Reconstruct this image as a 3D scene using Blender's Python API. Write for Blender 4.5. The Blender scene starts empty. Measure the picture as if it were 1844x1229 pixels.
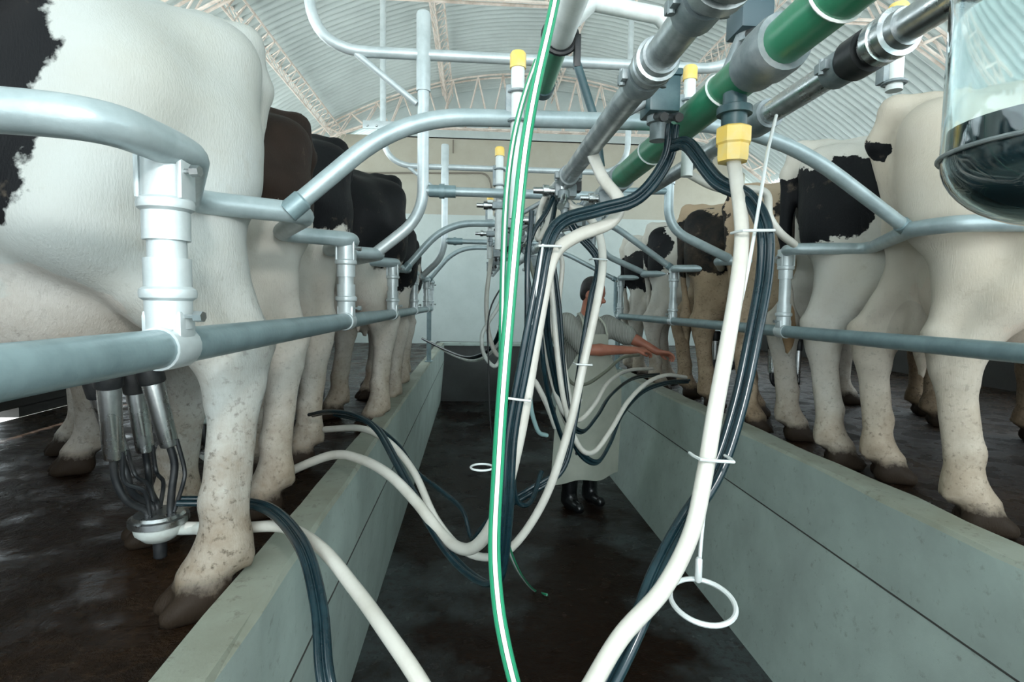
import bpy, bmesh, math, random
import numpy as np
from mathutils import Vector, Matrix
random.seed(7)
SC = bpy.context.scene
COL = SC.collection
R = math.radians
# ------------------------------------------------------------------ camera
FPX, CX, CY = 1000.0, 922.0, 614.5
ZC = 0.78                      # lens height above the cow platform (z = 0); the pit runs along +Y
_v = np.array([(850 - CX) / FPX, (CY - 545) / FPX, -1.0]); _v /= np.linalg.norm(_v)
_w = np.array([1.0, -math.tan(R(0.8)), 0.0])
_z = np.cross(_w, _v); _z /= np.linalg.norm(_z)
if _z[1] < 0: _z = -_z
_x = np.cross(_v, _z)
C2W = np.array([_x, _v, _z])   # camera space -> world
CAMP = np.array([0.0, 0.0, ZC])
cam_data = bpy.data.cameras.new('camera'); cam = bpy.data.objects.new('camera', cam_data); COL.objects.link(cam)
cam_data.sensor_width = 36.0; cam_data.lens = FPX / 1844 * 36.0
cam_data.clip_start = 0.02; cam_data.clip_end = 200
M4 = Matrix([list(C2W[i]) + [float(CAMP[i])] for i in range(3)] + [[0, 0, 0, 1]])
cam.matrix_world = M4
SC.camera = cam
def W(x, y, Y=None, X=None, Z=None):
    """point of the place seen at photo pixel (x, y), at a known distance along the pit, offset or height"""
    d = C2W @ np.array([(x - CX) / FPX, (CY - y) / FPX, -1.0])
    t = (Y / d[1]) if Y is not None else ((X / d[0]) if X is not None else (Z - ZC) / d[2])
    p = CAMP + d * t
    return Vector((float(p[0]), float(p[1]), float(p[2])))
# ------------------------------------------------------------------ light
SC.view_settings.view_transform = 'Standard'; SC.view_settings.look = 'None'
SC.view_settings.gamma = 1.0; SC.view_settings.use_curve_mapping = False
SC.view_settings.exposure = 0.72
world = bpy.data.worlds.new('sky'); SC.world = world; world.use_nodes = True
bg = world.node_tree.nodes['Background']; bg.inputs[0].default_value = (0.82, 0.95, 1.0, 1); bg.inputs[1].default_value = 2.3
def lamp(name, kind, loc, energy, color, size=0.2, rot=(0, 0, 0), size_y=None, spread=None):
    l = bpy.data.lights.new(name, kind); o = bpy.data.objects.new(name, l); COL.objects.link(o)
    o.location = loc; o.rotation_euler = rot; l.energy = energy; l.color = color
    if kind == 'AREA':
        l.size = size
        if size_y: l.shape = 'RECTANGLE'; l.size_y = size_y
    elif kind == 'POINT': l.shadow_soft_size = size
    elif kind == 'SPOT': l.shadow_soft_size = size; l.spot_size = R(125); l.spot_blend = 0.6
    return o
# the photographer's flash, held above and right of the lens
lamp('camera_flash', 'SPOT', (0.12, -0.35, 1.35), 33, (1.0, 0.985, 0.95), 0.06, (R(86), 0, R(-4)))
# high sun on the yard outside; the roof keeps it off the stalls, its bounce lights the ceiling through the open eaves
sl = bpy.data.lights.new('sun', 'SUN'); so = bpy.data.objects.new('sun', sl); COL.objects.link(so)
sl.energy = 9.0; sl.angle = R(0.6); sl.color = (1.0, 0.98, 0.94); so.rotation_euler = (R(-4), R(-18), 0)
# ------------------------------------------------------------------ object helpers
def link(name, data=None, parent=None):
    o = bpy.data.objects.new(name, data); COL.objects.link(o)
    if parent is not None: o.parent = parent
    return o
def tag(o, label=None, cat=None, group=None, kind=None):
    if label: o['label'] = label
    if cat: o['category'] = cat
    if group: o['group'] = group
    if kind: o['kind'] = kind
    return o
def thing(name, loc, label, cat, group=None):
    o = link(name); o.location = loc; o.empty_display_size = 0.1
    return tag(o, label, cat, group)
class MB:
    def __init__(s): s.v = []; s.f = []; s.uv = {}
    def add(s, vs, fs):
        b = len(s.v); s.v += [tuple(map(float, p)) for p in vs]; s.f += [tuple(i + b for i in q) for q in fs]
    def tube(s, pts, r, seg=12, caps=True, n0=None, uv=False, closed=False, squash=None):
        P = [Vector(p) for p in pts]; n = len(P)
        rr = r if isinstance(r, (list, tuple)) else [r] * n
        T = []
        for i in range(n):
            if closed: t = P[(i + 1) % n] - P[i - 1]
            else: t = P[min(i + 1, n - 1)] - P[max(i - 1, 0)]
            T.append(t.normalized() if t.length > 1e-9 else Vector((0, 0, 1)))
        a = Vector(n0) if n0 is not None else (Vector((0, 0, 1)) if abs(T[0].z) < 0.9 else Vector((1, 0, 0)))
        N = (a - T[0] * a.dot(T[0])).normalized(); base = len(s.v); L = 0.0
        fr = []
        for i in range(n):
            if i:
                N = N - T[i] * N.dot(T[i])
                N = N.normalized() if N.length > 1e-6 else T[i].orthogonal().normalized()
                L += (P[i] - P[i - 1]).length
            B = T[i].cross(N); fr.append((N.copy(), B.copy()))
            for k in range(seg):
                q = 2 * math.pi * k / seg
                s.v.append(tuple(P[i] + (N * math.cos(q) + B * math.sin(q)) * rr[i]))
        m = n if closed else n - 1
        for i in range(m):
            j = (i + 1) % n
            for k in range(seg):
                k2 = (k + 1) % seg
                s.f.append((base + i * seg + k, base + i * seg + k2, base + j * seg + k2, base + j * seg + k))
                if uv: s.uv[len(s.f) - 1] = [(k / seg, i), ((k + 1) / seg, i), ((k + 1) / seg, i + 1), (k / seg, i + 1)]
        if caps and not closed:
            s.f.append(tuple(base + k for k in range(seg))[::-1])
            s.f.append(tuple(base + (n - 1) * seg + k for k in range(seg)))
        return fr
    def lathe(s, p0, p1, prof, seg=20):
        """prof: (distance along axis, radius) pairs measured from p0 towards p1"""
        p0 = Vector(p0); ax = (Vector(p1) - p0).normalized()
        N = ax.orthogonal().normalized(); B = ax.cross(N); base = len(s.v)
        for (t, r) in prof:
            for k in range(seg):
                q = 2 * math.pi * k / seg
                s.v.append(tuple(p0 + ax * t + (N * math.cos(q) + B * math.sin(q)) * max(r, 1e-4)))
        for i in range(len(prof) - 1):
            for k in range(seg):
                k2 = (k + 1) % seg
                s.f.append((base + i * seg + k, base + i * seg + k2, base + (i + 1) * seg + k2, base + (i + 1) * seg + k))
        s.f.append(tuple(base + k for k in range(seg))[::-1])
        s.f.append(tuple(base + (len(prof) - 1) * seg + k for k in range(seg)))
    def box(s, c, size, rot=None, bev=0.0):
        bm = bmesh.new(); bmesh.ops.create_cube(bm, size=1.0)
        for v in bm.verts: v.co = Vector((v.co.x * size[0], v.co.y * size[1], v.co.z * size[2]))
        if bev: bmesh.ops.bevel(bm, geom=bm.edges[:], offset=bev, segments=2, profile=0.6, affect='EDGES')
        Rm = rot if rot is not None else Matrix.Identity(3)
        bm.verts.ensure_lookup_table(); bm.verts.index_update()
        s.add([Rm @ v.co + Vector(c) for v in bm.verts], [[v.index for v in f.verts] for f in bm.faces]); bm.free()
    def prism(s, poly, z0, z1):
        n = len(poly)
        s.add([(x, y, z0) for x, y in poly] + [(x, y, z1) for x, y in poly],
              [tuple(range(n))[::-1], tuple(range(n, 2 * n))] + [(i, (i + 1) % n, n + (i + 1) % n, n + i) for i in range(n)])
    def ring(s, c, ax_a, ax_b, r, n=28, seg=8):
        c = Vector(c); a = Vector(ax_a); b = Vector(ax_b)
        s.tube([c + a * math.cos(2 * math.pi * i / n) + b * math.sin(2 * math.pi * i / n) for i in range(n)], r, seg, closed=True)
    def build(s, name, m, parent=None, smooth=True, angle=40):
        me = bpy.data.meshes.new(name); me.from_pydata(s.v, [], s.f); me.update()
        if s.uv:
            ul = me.uv_layers.new(name='UVMap')
            for p in me.polygons:
                if p.index in s.uv:
                    for li, u in zip(p.loop_indices, s.uv[p.index]): ul.data[li].uv = u
        if smooth:
            me.polygons.foreach_set('use_smooth', [True] * len(me.polygons)); me.set_sharp_from_angle(angle=R(angle))
        me.materials.append(m); o = link(name, me, parent)
        if parent is not None:      # geometry is written in world space: undo the parent's own place
            o.matrix_parent_inverse = Matrix.Identity(4)
            q = parent; off = Vector((0, 0, 0))
            while q is not None: off += q.location; q = q.parent
            o.location = -off
        return o
def cr(pts, n=6):
    """smooth curve through points"""
    P = [Vector(p) for p in pts]
    if len(P) < 3: return P
    P = [P[0] * 2 - P[1]] + P + [P[-1] * 2 - P[-2]]; out = []
    for i in range(1, len(P) - 2):
        p0, p1, p2, p3 = P[i - 1:i + 3]
        for k in range(n):
            t = k / n
            out.append(0.5 * ((2 * p1) + (p2 - p0) * t + (2 * p0 - 5 * p1 + 4 * p2 - p3) * t * t + (3 * p1 - p0 - 3 * p2 + p3) * t ** 3))
    out.append(P[-2]); return out
def fillet(pts, r, n=8):
    """straight runs with rounded corners, as bent pipe"""
    P = [Vector(p) for p in pts]; out = [P[0]]
    for i in range(1, len(P) - 1):
        a, b, c = P[i - 1], P[i], P[i + 1]; u = (a - b); v = (c - b)
        k = min(r, u.length * 0.48, v.length * 0.48); s = b + u.normalized() * k; e = b + v.normalized() * k
        for j in range(n + 1):
            t = j / n; out.append(s * (1 - t) ** 2 + b * 2 * t * (1 - t) + e * t * t)
    out.append(P[-1]); return out
# ------------------------------------------------------------------ materials
def nodes(name):
    m = bpy.data.materials.new(name); m.use_nodes = True; nt = m.node_tree
    return m, nt, nt.nodes['Principled BSDF']
def NN(nt, kind, **kw):
    n = nt.nodes.new(kind)
    for k, v in kw.items(): setattr(n, k, v)
    return n
def noise(nt, vec, scale, detail=4, rough=0.55):
    n = NN(nt, 'ShaderNodeTexNoise'); n.inputs['Scale'].default_value = scale; n.inputs['Detail'].default_value = detail
    n.inputs['Roughness'].default_value = rough
    if vec is not None: nt.links.new(vec, n.inputs['Vector'])
    return n
def mrange(nt, val, a, b, c=0.0, d=1.0):
    n = NN(nt, 'ShaderNodeMapRange'); n.clamp = True
    for i, q in zip(('From Min', 'From Max', 'To Min', 'To Max'), (a, b, c, d)): n.inputs[i].default_value = q
    nt.links.new(val, n.inputs['Value']); return n.outputs[0]
def mixc(nt, fac, a, b):
    n = NN(nt, 'ShaderNodeMix', data_type='RGBA')
    if isinstance(fac, float): n.inputs[0].default_value = fac
    else: nt.links.new(fac, n.inputs[0])
    for s, q in ((n.inputs[6], a), (n.inputs[7], b)):
        if isinstance(q, tuple): s.default_value = (*q, 1)
        else: nt.links.new(q, s)
    return n.outputs[2]
def math_(nt, op, a, b=None):
    n = NN(nt, 'ShaderNodeMath', operation=op)
    for i, q in enumerate((a, b)):
        if q is None: continue
        if isinstance(q, (int, float)): n.inputs[i].default_value = q
        else: nt.links.new(q, n.inputs[i])
    return n.outputs[0]
def bump(nt, b, h, strength=0.3, dist=0.01):
    n = NN(nt, 'ShaderNodeBump'); n.inputs['Strength'].default_value = strength; n.inputs['Distance'].default_value = dist
    nt.links.new(h, n.inputs['Height']); nt.links.new(n.outputs[0], b.inputs['Normal'])
def mat(name, col, rough=0.5, metal=0.0, col2=None, scale=8.0, lo=0.45, hi=0.65, bmp=0.0, bscale=60, rough2=None, coord='Object', coat=0.0, spec=None):
    m, nt, b = nodes(name); b.inputs['Roughness'].default_value = rough; b.inputs['Metallic'].default_value = metal
    tc = NN(nt, 'ShaderNodeTexCoord').outputs[coord]
    if col2:
        f = mrange(nt, noise(nt, tc, scale, 6, 0.62).outputs[0], lo, hi)
        nt.links.new(mixc(nt, f, col, col2), b.inputs['Base Color'])
        if rough2 is not None: nt.links.new(mrange(nt, f, 0, 1, rough, rough2), b.inputs['Roughness'])
    else: b.inputs['Base Color'].default_value = (*col, 1)
    if bmp: bump(nt, b, noise(nt, tc, bscale, 4).outputs[0], bmp, 0.004)
    if coat: b.inputs['Coat Weight'].default_value = coat; b.inputs['Coat Roughness'].default_value = 0.1
    if spec is not None: b.inputs['Specular IOR Level'].default_value = spec
    return m
GALV = mat('galvanised_paint', (0.235, 0.325, 0.345), 0.36, 0.25, (0.17, 0.24, 0.255), 14, 0.4, 0.7, 0.12, 90)
GALVW = mat('pale_galvanised', (0.58, 0.64, 0.65), 0.36, 0.3, (0.44, 0.5, 0.51), 10, 0.4, 0.7, 0.1, 90)
WHITEP = mat('white_painted_tube', (0.74, 0.78, 0.76), 0.4, 0.0, (0.6, 0.64, 0.62), 9)
GALVL = mat('light_galvanised', (0.40, 0.48, 0.495), 0.34, 0.3, (0.29, 0.36, 0.375), 12, 0.4, 0.7, 0.12, 90)
STEEL = mat('stainless_steel', (0.62, 0.64, 0.64), 0.24, 1.0, (0.40, 0.42, 0.43), 16, 0.4, 0.7, 0.08, 120, 0.42)
STEELD = mat('dull_stainless_pipe', (0.46, 0.50, 0.51), 0.30, 0.75, (0.25, 0.28, 0.29), 17, 0.38, 0.66, 0.2, 80, 0.5)
CASTG = mat('grey_cast_clamp', (0.20, 0.24, 0.25), 0.5, 0.4, (0.33, 0.36, 0.37), 20, 0.4, 0.7, 0.25, 70)
GREENP = mat('green_pvc', (0.032, 0.22, 0.115), 0.3, 0.0, (0.08, 0.17, 0.09), 7, 0.52, 0.75, 0.1, 60, 0.5)
YELLOW = mat('yellow_plastic', (0.92, 0.62, 0.13), 0.4, 0.0, (0.85, 0.66, 0.28), 12)
WHOSE = mat('white_milk_tube', (0.60, 0.585, 0.53), 0.3, 0.0, (0.50, 0.48, 0.42), 10, 0.45, 0.75, 0.05, 60)
BHOSE = mat('dark_rubber_hose', (0.004, 0.016, 0.022), 0.22, 0.0, (0.008, 0.026, 0.034), 12)
RUBBER = mat('black_rubber', (0.010, 0.012, 0.014), 0.42, 0.0, (0.03, 0.03, 0.03), 18)
TEALB = mat('dark_teal_plastic', (0.022, 0.06, 0.07), 0.4, 0.0, (0.05, 0.10, 0.11), 14)
WIRE = mat('pale_wire', (0.66, 0.70, 0.69), 0.35, 0.2)
BONE = mat('off_white_plastic', (0.60, 0.64, 0.60), 0.35, 0.0, (0.45, 0.46, 0.42), 15)
def striped(name, greens):
    m, nt, b = nodes(name); b.inputs['Roughness'].default_value = 0.28
    uv = NN(nt, 'ShaderNodeTexCoord').outputs['UV']; sx = NN(nt, 'ShaderNodeSeparateXYZ'); nt.links.new(uv, sx.inputs[0])
    u = math_(nt, 'FRACT', math_(nt, 'MULTIPLY', sx.outputs[0], greens))
    t = math_(nt, 'ABSOLUTE', math_(nt, 'SUBTRACT', u, 0.5))
    c = mixc(nt, mrange(nt, t, 0.385, 0.395), (0.025, 0.30, 0.15), (0.80, 0.84, 0.80))
    c = mixc(nt, math_(nt, 'COMPARE', t, 0.372), c, (0.01, 0.03, 0.02))
    for n in nt.nodes:
        if n.type == 'MATH' and n.operation == 'COMPARE': n.inputs[2].default_value = 0.014
    nt.links.new(c, b.inputs['Base Color']); return m
STRIPE = striped('green_striped_hose', 2.0)
# concrete and floors
def concrete(name, base, stain, dark, dirt_top=0.0):
    m, nt, b = nodes(name); tc = NN(nt, 'ShaderNodeTexCoord').outputs['Object']
    n1 = noise(nt, tc, 3.2, 7, 0.6); n2 = noise(nt, tc, 22, 6, 0.7)
    c = mixc(nt, mrange(nt, n1.outputs[0], 0.38, 0.68), base, stain)
    c = mixc(nt, math_(nt, 'MULTIPLY', mrange(nt, n2.outputs[0], 0.58, 0.72), 0.6), c, dark)
    nt.links.new(c, b.inputs['Base Color']); b.inputs['Roughness'].default_value = 0.6
    bump(nt, b, n2.outputs[0], 0.25, 0.006); return m
CURB = concrete('painted_curb', (0.40, 0.48, 0.44), (0.32, 0.375, 0.345), (0.17, 0.17, 0.14))
CURBTOP = concrete('worn_curb_top', (0.33, 0.36, 0.30), (0.24, 0.25, 0.195), (0.07, 0.055, 0.035))
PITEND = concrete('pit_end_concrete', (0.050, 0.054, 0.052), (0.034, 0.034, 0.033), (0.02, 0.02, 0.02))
GROOVE = mat('groove', (0.05, 0.05, 0.045), 0.9)
def wetfloor(name, a, bcol, rough0, rough1, scale=1.6, bs=0.5, c3=None, spec=0.10, fine=26):
    m, nt, b = nodes(name); tc = NN(nt, 'ShaderNodeTexCoord').outputs['Object']
    n1 = noise(nt, tc, scale, 6, 0.6); n2 = noise(nt, tc, fine, 6, 0.68); n3 = noise(nt, tc, 5.5, 4)
    f = mrange(nt, n1.outputs[0], 0.48, 0.62); c = mixc(nt, f, a, bcol)
    c = mixc(nt, mrange(nt, n2.outputs[0], 0.5, 0.8), c, c3 or (0.09, 0.06, 0.035))
    nt.links.new(c, b.inputs['Base Color'])
    nt.links.new(mrange(nt, n3.outputs[0], 0.35, 0.65, rough0, rough1), b.inputs['Roughness'])
    b.inputs['Specular IOR Level'].default_value = spec
    h = math_(nt, 'ADD', n2.outputs[0], math_(nt, 'MULTIPLY', n3.outputs[0], 1.5))
    bump(nt, b, h, bs, 0.02); return m
MUCK = wetfloor('wet_muck_floor', (0.015, 0.0074, 0.0034), (0.036, 0.018, 0.008), 0.10, 0.5, 1.6, 1.0, (0.055, 0.030, 0.015), 0.17, 34)
PITF = wetfloor('wet_pit_floor', (0.012, 0.0055, 0.003), (0.060, 0.070, 0.071), 0.06, 0.34, 1.05, 0.35, (0.026, 0.014, 0.008), 0.06)  # grey-blue patches: smooth concrete with its wet sheen put into the colour
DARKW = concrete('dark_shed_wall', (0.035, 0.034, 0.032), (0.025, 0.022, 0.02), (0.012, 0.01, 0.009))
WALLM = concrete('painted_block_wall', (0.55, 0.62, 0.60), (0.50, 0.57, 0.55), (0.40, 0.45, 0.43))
WALLB = concrete('block_wall_warm_light', (0.46, 0.45, 0.38), (0.42, 0.40, 0.33), (0.36, 0.34, 0.28))  # beige cast of the light on the upper wall, put into its colour
OUTG = mat('sunlit_yard', (0.52, 0.53, 0.51), 0.9, 0, (0.42, 0.42, 0.40), 2)
ROOFM = mat('corrugated_zinc', (0.60, 0.68, 0.68), 0.5, 0.15, (0.50, 0.57, 0.57), 1.4, 0.4, 0.7)
TRUSS = mat('truss_primer', (0.78, 0.70, 0.64), 0.6, 0, (0.55, 0.47, 0.41), 6)
# ------------------------------------------------------------------ the room
def struct(name, mb, m, smooth=False):
    o = mb.build(name, m, smooth=smooth); o['kind'] = 'structure'; return o
def roof_z(x): return 4.75 - 0.082 * (x - 1.0) ** 2
YE = 9.6            # end of the pit
PF = -0.935         # pit floor
XL, XLO, XR, XRO = -0.474, -0.585, 1.515, 1.645
b = MB(); b.add([(-0.60, -2.5, PF), (1.50, -2.5, PF), (1.50, YE, PF), (-0.60, YE, PF)], [(0, 1, 2, 3)]); struct('floor', b, PITF)
def curb(name, xi, xo, xb, xback):
    """pit side wall with a raised lip"""
    s = MB(); pr = [(xb, PF - 0.02), (xi, -0.25), (xi, 0.066), (xi + (0.012 if xo > xi else -0.012), 0.08), (xo, 0.08), (xo, -0.12), (xback, -0.12), (xback, PF - 0.02)]
    ys = [-2.5 + 0.22 * i for i in range(56)]
    ys = [y for y in ys if y < YE] + [YE]; n = len(pr); vs = []; fs = []
    for j, y in enumerate(ys):
        for i, (x, z) in enumerate(pr):
            w = 0.004 * math.sin(5.1 * y + i) + 0.003 * math.sin(13 * y + 2 * i)
            vs.append((x + (w if i in (2, 3, 4) else 0), y, z + (w * 0.6 if i in (2, 3, 4) else 0)))
    for j in range(len(ys) - 1):
        for i in range(n):
            fs.append((j * n + i, j * n + (i + 1) % n, (j + 1) * n + (i + 1) % n, (j + 1) * n + i))
    fs += [tuple(range(n)), tuple((len(ys) - 1) * n + i for i in range(n))[::-1]]
    s.add(vs, fs); o = struct(name, s, CURB)
    o.data.materials.append(CURBTOP); o.data.materials.append(GROOVE)
    for p in o.data.polygons:
        if p.center.z > 0.055 and abs(p.normal.z) > 0.3: p.material_index = 1
    bm = bmesh.new(); bm.from_mesh(o.data); bmesh.ops.recalc_face_normals(bm, faces=bm.faces[:]); bm.to_mesh(o.data); bm.free()
    return o
curb('wall_left', XL, XLO, -0.530, -0.66); curb('wall_right', XR, XRO, 1.385, 1.72)
# the joint scored along both pit walls
for nm, x, z, sg in (('trim_1', XL, -0.235, 1), ('trim_2', XR, -0.245, -1)):
    b = MB(); b.box((x + sg * 0.0005, (YE - 2.5) / 2, z), (0.004, YE + 2.5, 0.006)); struct(nm, b, GROOVE)
for nm, x0, x1 in (('floor_left', -2.9, XLO), ('floor_right', XRO, 5.2)):
    b = MB(); b.box(((x0 + x1) / 2, 4.0, -0.05), (x1 - x0, 13.0, 0.10)); struct(nm, b, MUCK)
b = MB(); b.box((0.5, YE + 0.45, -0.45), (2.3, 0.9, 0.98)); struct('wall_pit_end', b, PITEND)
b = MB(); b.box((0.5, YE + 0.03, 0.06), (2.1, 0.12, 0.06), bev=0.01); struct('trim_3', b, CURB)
YB = 10.5
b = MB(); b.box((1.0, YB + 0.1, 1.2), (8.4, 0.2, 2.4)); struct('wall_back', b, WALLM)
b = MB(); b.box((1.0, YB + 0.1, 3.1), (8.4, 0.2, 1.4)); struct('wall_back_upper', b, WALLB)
b = MB(); gx = [-1.7 + 0.5 * i for i in range(13)]; b.add([(x, YB, 3.78) for x in gx] + [(x, YB, roof_z(x) + 0.01) for x in gx], [(i, i + 1, i + 14, i + 13) for i in range(12)]); struct('wall_gable', b, ROOFM)
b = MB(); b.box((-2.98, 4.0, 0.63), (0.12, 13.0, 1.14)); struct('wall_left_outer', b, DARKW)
b = MB()
for k in range(9): b.box((-2.98, -1.6 + 1.45 * k, 0.03), (0.12, 0.85, 0.07))
struct('wall_left_footing', b, DARKW)
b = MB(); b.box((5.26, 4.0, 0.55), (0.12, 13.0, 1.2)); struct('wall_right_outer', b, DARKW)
b = MB(); b.add([(-40, -30, -0.12), (-2.9, -30, -0.12), (-2.9, 60, -0.12), (-40, 60, -0.12)], [(0, 1, 2, 3)])
b.add([(5.2, -30, -0.12), (40, -30, -0.12), (40, 60, -0.12), (5.2, 60, -0.12)], [(0, 1, 2, 3)])
b.add([(-2.9, -30, -1.0), (5.2, -30, -1.0), (5.2, -2.5, -1.0), (-2.9, -2.5, -1.0)], [(0, 1, 2, 3)]); struct('ground', b, OUTG)
# barrel roof of corrugated sheet; the ribs follow the arch
b = MB(); xs = [-3.5 + 0.45 * i for i in range(21)]; ny = 1500; y0, y1 = -3.0, 11.2; vs = []; fs = []
for j in range(ny + 1):
    y = y0 + (y1 - y0) * j / ny; w = 0.034 * math.sin(2 * math.pi * y / 0.11)
    vs += [(x, y, roof_z(x) + w) for x in xs]
n = len(xs)
for j in range(ny):
    fs += [(j * n + i, j * n + i + 1, (j + 1) * n + i + 1, (j + 1) * n + i) for i in range(n - 1)]
b.add(vs, fs); struct('ceiling', b, ROOFM, True)
# lattice trusses
def bar(s, p, q, r=0.011): s.tube([p, q], r, 6)
def cross_truss(name, y, zlo=3.72):
    s = MB(); xs = [-3.5 + 0.42 * i for i in range(22)]
    up = [Vector((x, y, roof_z(x) - 0.10)) for x in xs]; lo = [Vector((x, y, min(zlo, roof_z(x) - 0.32))) for x in xs]
    for dy in (-0.07, 0.07):
        d = Vector((0, dy, 0)); s.tube([p + d for p in up], 0.016, 6); s.tube([p + d * 0.5 for p in lo], 0.016, 6)
    for i in range(len(xs) - 1):
        for dy in (-0.05, 0.05):
            d = Vector((0, dy, 0))
            bar(s, lo[i] + d, up[i] * 0.5 + up[i + 1] * 0.5 + d); bar(s, up[i] * 0.5 + up[i + 1] * 0.5 + d, lo[i + 1] + d)
    return struct(name, s, TRUSS)
cross_truss('trim_4', 9.7); cross_truss('trim_5', 5.5, 3.64)
for k, x in enumerate((-2.38, -0.47, 1.42, 3.3)):
    s = MB(); z = roof_z(x) - 0.06; ch = [(-0.09, 0), (0.09, 0), (0, -0.22)]
    for dx, dz in ch: bar(s, (x + dx, 0.8, z + dz), (x + dx, 10.4, z + dz), 0.013)
    for i in range(48):
        ya = 0.8 + 0.2 * i; a, c = ch[i % 2], ch[2]
        bar(s, (x + ch[0][0], ya, z), (x, ya + 0.1, z - 0.22), 0.007); bar(s, (x, ya + 0.1, z - 0.22), (x + ch[1][0], ya + 0.2, z), 0.007)
        bar(s, (x + ch[1][0], ya, z), (x + ch[0][0], ya + 0.2, z), 0.007)
    struct('trim_%d' % (6 + k), s, TRUSS)
b = MB(); b.tube(fillet([W(640, 312, Y=10.46), W(880, 312, Y=10.46), W(886, 345, Y=10.46)], 0.2), 0.016, 8)
b.tube([W(816, 252, Y=10.46), W(816, 276, Y=10.46)], 0.012, 6)
struct('trim_10', b, mat('wall_conduit', (0.20, 0.18, 0.15), 0.6))
# ------------------------------------------------------------------ stall rails
def clamp(s, c, axis, r, h, flare=0.012):
    """sleeve with a raised band"""
    c = Vector(c); a = Vector(axis).normalized(); p = c - a * h / 2
    s.lathe(p, p + a, [(0, r), (h * 0.40, r), (h * 0.44, r + flare * 0.5), (h * 0.5, r + flare * 0.6), (h * 0.56, r + flare * 0.5), (h * 0.6, r), (h, r)], 20)
def bolt(s, c, axis, r=0.008, l=0.03):
    a = Vector(axis).normalized(); c = Vector(c)
    s.lathe(c, c + a, [(0, r * 0.6), (l * 0.6, r * 0.6), (l * 0.6, r * 1.5), (l, r * 1.4), (l, r)], 6)
def stall_rail(side, label, zb, zt, xb, peaks, xin, xout, posts, y0, y1, lead, supports):
    t = thing('stall_rail', (xb, 1.0, 0), label, 'stall rail')
    s = MB(); rp = 0.03
    path = [(xb, y0, zb), (xb, y1, zb)] if side < 0 else fillet([(xb, y0, zb), (xb, y1, zb), (xb, y1, zt - 0.02)], 0.12)
    s.tube(path, rp, 18); s.build('bottom_rail', GALV, t)
    pts = list(lead)
    for j, y in enumerate(peaks): pts += ([] if j == 0 else [(xout, y - side * -0.16 if side < 0 else y - 0.12, zt)]) + [(xin, y - 0.015, zt), (xin, y + 0.05, zt)]
    s = MB(); s.tube(fillet(pts, 0.075, 7), rp * 0.94, 16); s.build('top_rail', GALVL, t)
    for y in posts:
        s = MB(); s.tube([(xb, y, zb), (xb, y, zt)], rp * 0.93, 18); p = s.build('post', GALVW, t)
        s = MB(); clamp(s, (xb, y, zt - 0.085), (0, 0, 1), rp * 1.12, 0.11); s.tube([(xb, y, zt - 0.04), (xb, y, zt + 0.005)], rp * 1.12, 16)
        for sg in (-1, 1): s.box((xb + sg * rp * 1.05, y, zt - 0.035), (0.008, 0.045, 0.085), bev=0.003)
        s.build('clamp', GALVW, p)
        s = MB(); clamp(s, (xb, y, zb + 0.085), (0, 0, 1), rp * 1.12, 0.11); s.lathe((xb, y - 0.035, zb), (xb, y, zb), [(0, rp * 1.12), (0.004, rp * 1.16), (0.066, rp * 1.16), (0.07, rp * 1.12)], 20)
        s.box((xb, y, zb + 0.035), (0.062, 0.05, 0.05), bev=0.01); s.build('clamp', GALVW, p)
        for zz in (zb + 0.05, zt - 0.035):
            s = MB(); bolt(s, (xb - side * rp * 0.9, y - 0.012, zz), (-side, -0.15, 0), 0.006, 0.034); s.build('bolt', STEEL, p)
    for (x, y) in supports:
        s = MB(); s.tube([(x, y, 0.06 if side < 0 or x < XRO else 0.0), (x, y, zb)], rp * 0.9, 14); s.box((x, y, 0.085), (0.09, 0.12, 0.012), bev=0.003); s.build('support_leg', GALV, t)
    return t
LP = [0.916 + 0.622 * k for k in range(10)]
ZBL, ZTL = 0.702, 1.01
stall_rail(-1, 'left zigzag rump rail of blue-grey pipe behind the cows on the left of the pit', ZBL, ZTL, -0.478, LP, -0.462, -0.67,
           LP[0::2] + [LP[-1]], -0.9, 6.62, [W(-420, 190, Z=ZTL), W(0, 197, Z=ZTL), W(190, 217, Z=ZTL)], [(-0.478, -0.7), (-0.5, 6.55)])
RP = [1.84 + 0.78 * k for k in range(6)]
ZBR, ZTR = 0.656, 1.06
stall_rail(1, 'right zigzag rump rail of blue-grey pipe beside the worker', ZBR, ZTR, 1.575, RP, 1.555, 1.86,
           [2.71, 4.27, 5.83], -0.9, 6.0, [W(2600, 400, Z=ZTR), W(1844, 402, Z=ZTR), W(1730, 402, Z=ZTR)], [(1.575, -0.7), (1.575, 5.9)])
# ------------------------------------------------------------------ overhead arches and gantry frames
def arch(label, pts, r=0.023, bend=0.35, group=None):
    t = thing('overhead_arch', pts[0], label, 'pipe arch', group); s = MB()
    s.tube(fillet(pts, bend, 10), r, 16); s.build('bent_pipe', GALVL, t)
    for p, q in ((pts[0], pts[1]), (pts[-1], pts[-2])):
        s = MB(); p = Vector(p); a = (Vector(q) - p).normalized(); s.lathe(p - a * 0.02, p + a, [(0, r * 1.18), (0.05, r * 1.18), (0.055, r)], 16)
        s.build('foot_sleeve', GALV, t)
    return t
arch('nearest pipe arch crossing high over the pit in front of the black cows',
     [(-0.465, 1.50, 1.02), W(725, 209, Y=1.56), W(1060, 217, Y=1.66), W(1392, 228, Y=1.80), (1.56, 1.92, 1.07)], 0.024)
arch('second pipe arch over the pit, behind the post with the diagonal brace', [(-0.465, 4.0, 1.02), W(803, 402, Y=4.02), W(1000, 404, Y=4.1), W(1085, 392, Y=4.3), (1.56, 4.32, 1.08)], 0.025)
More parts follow.
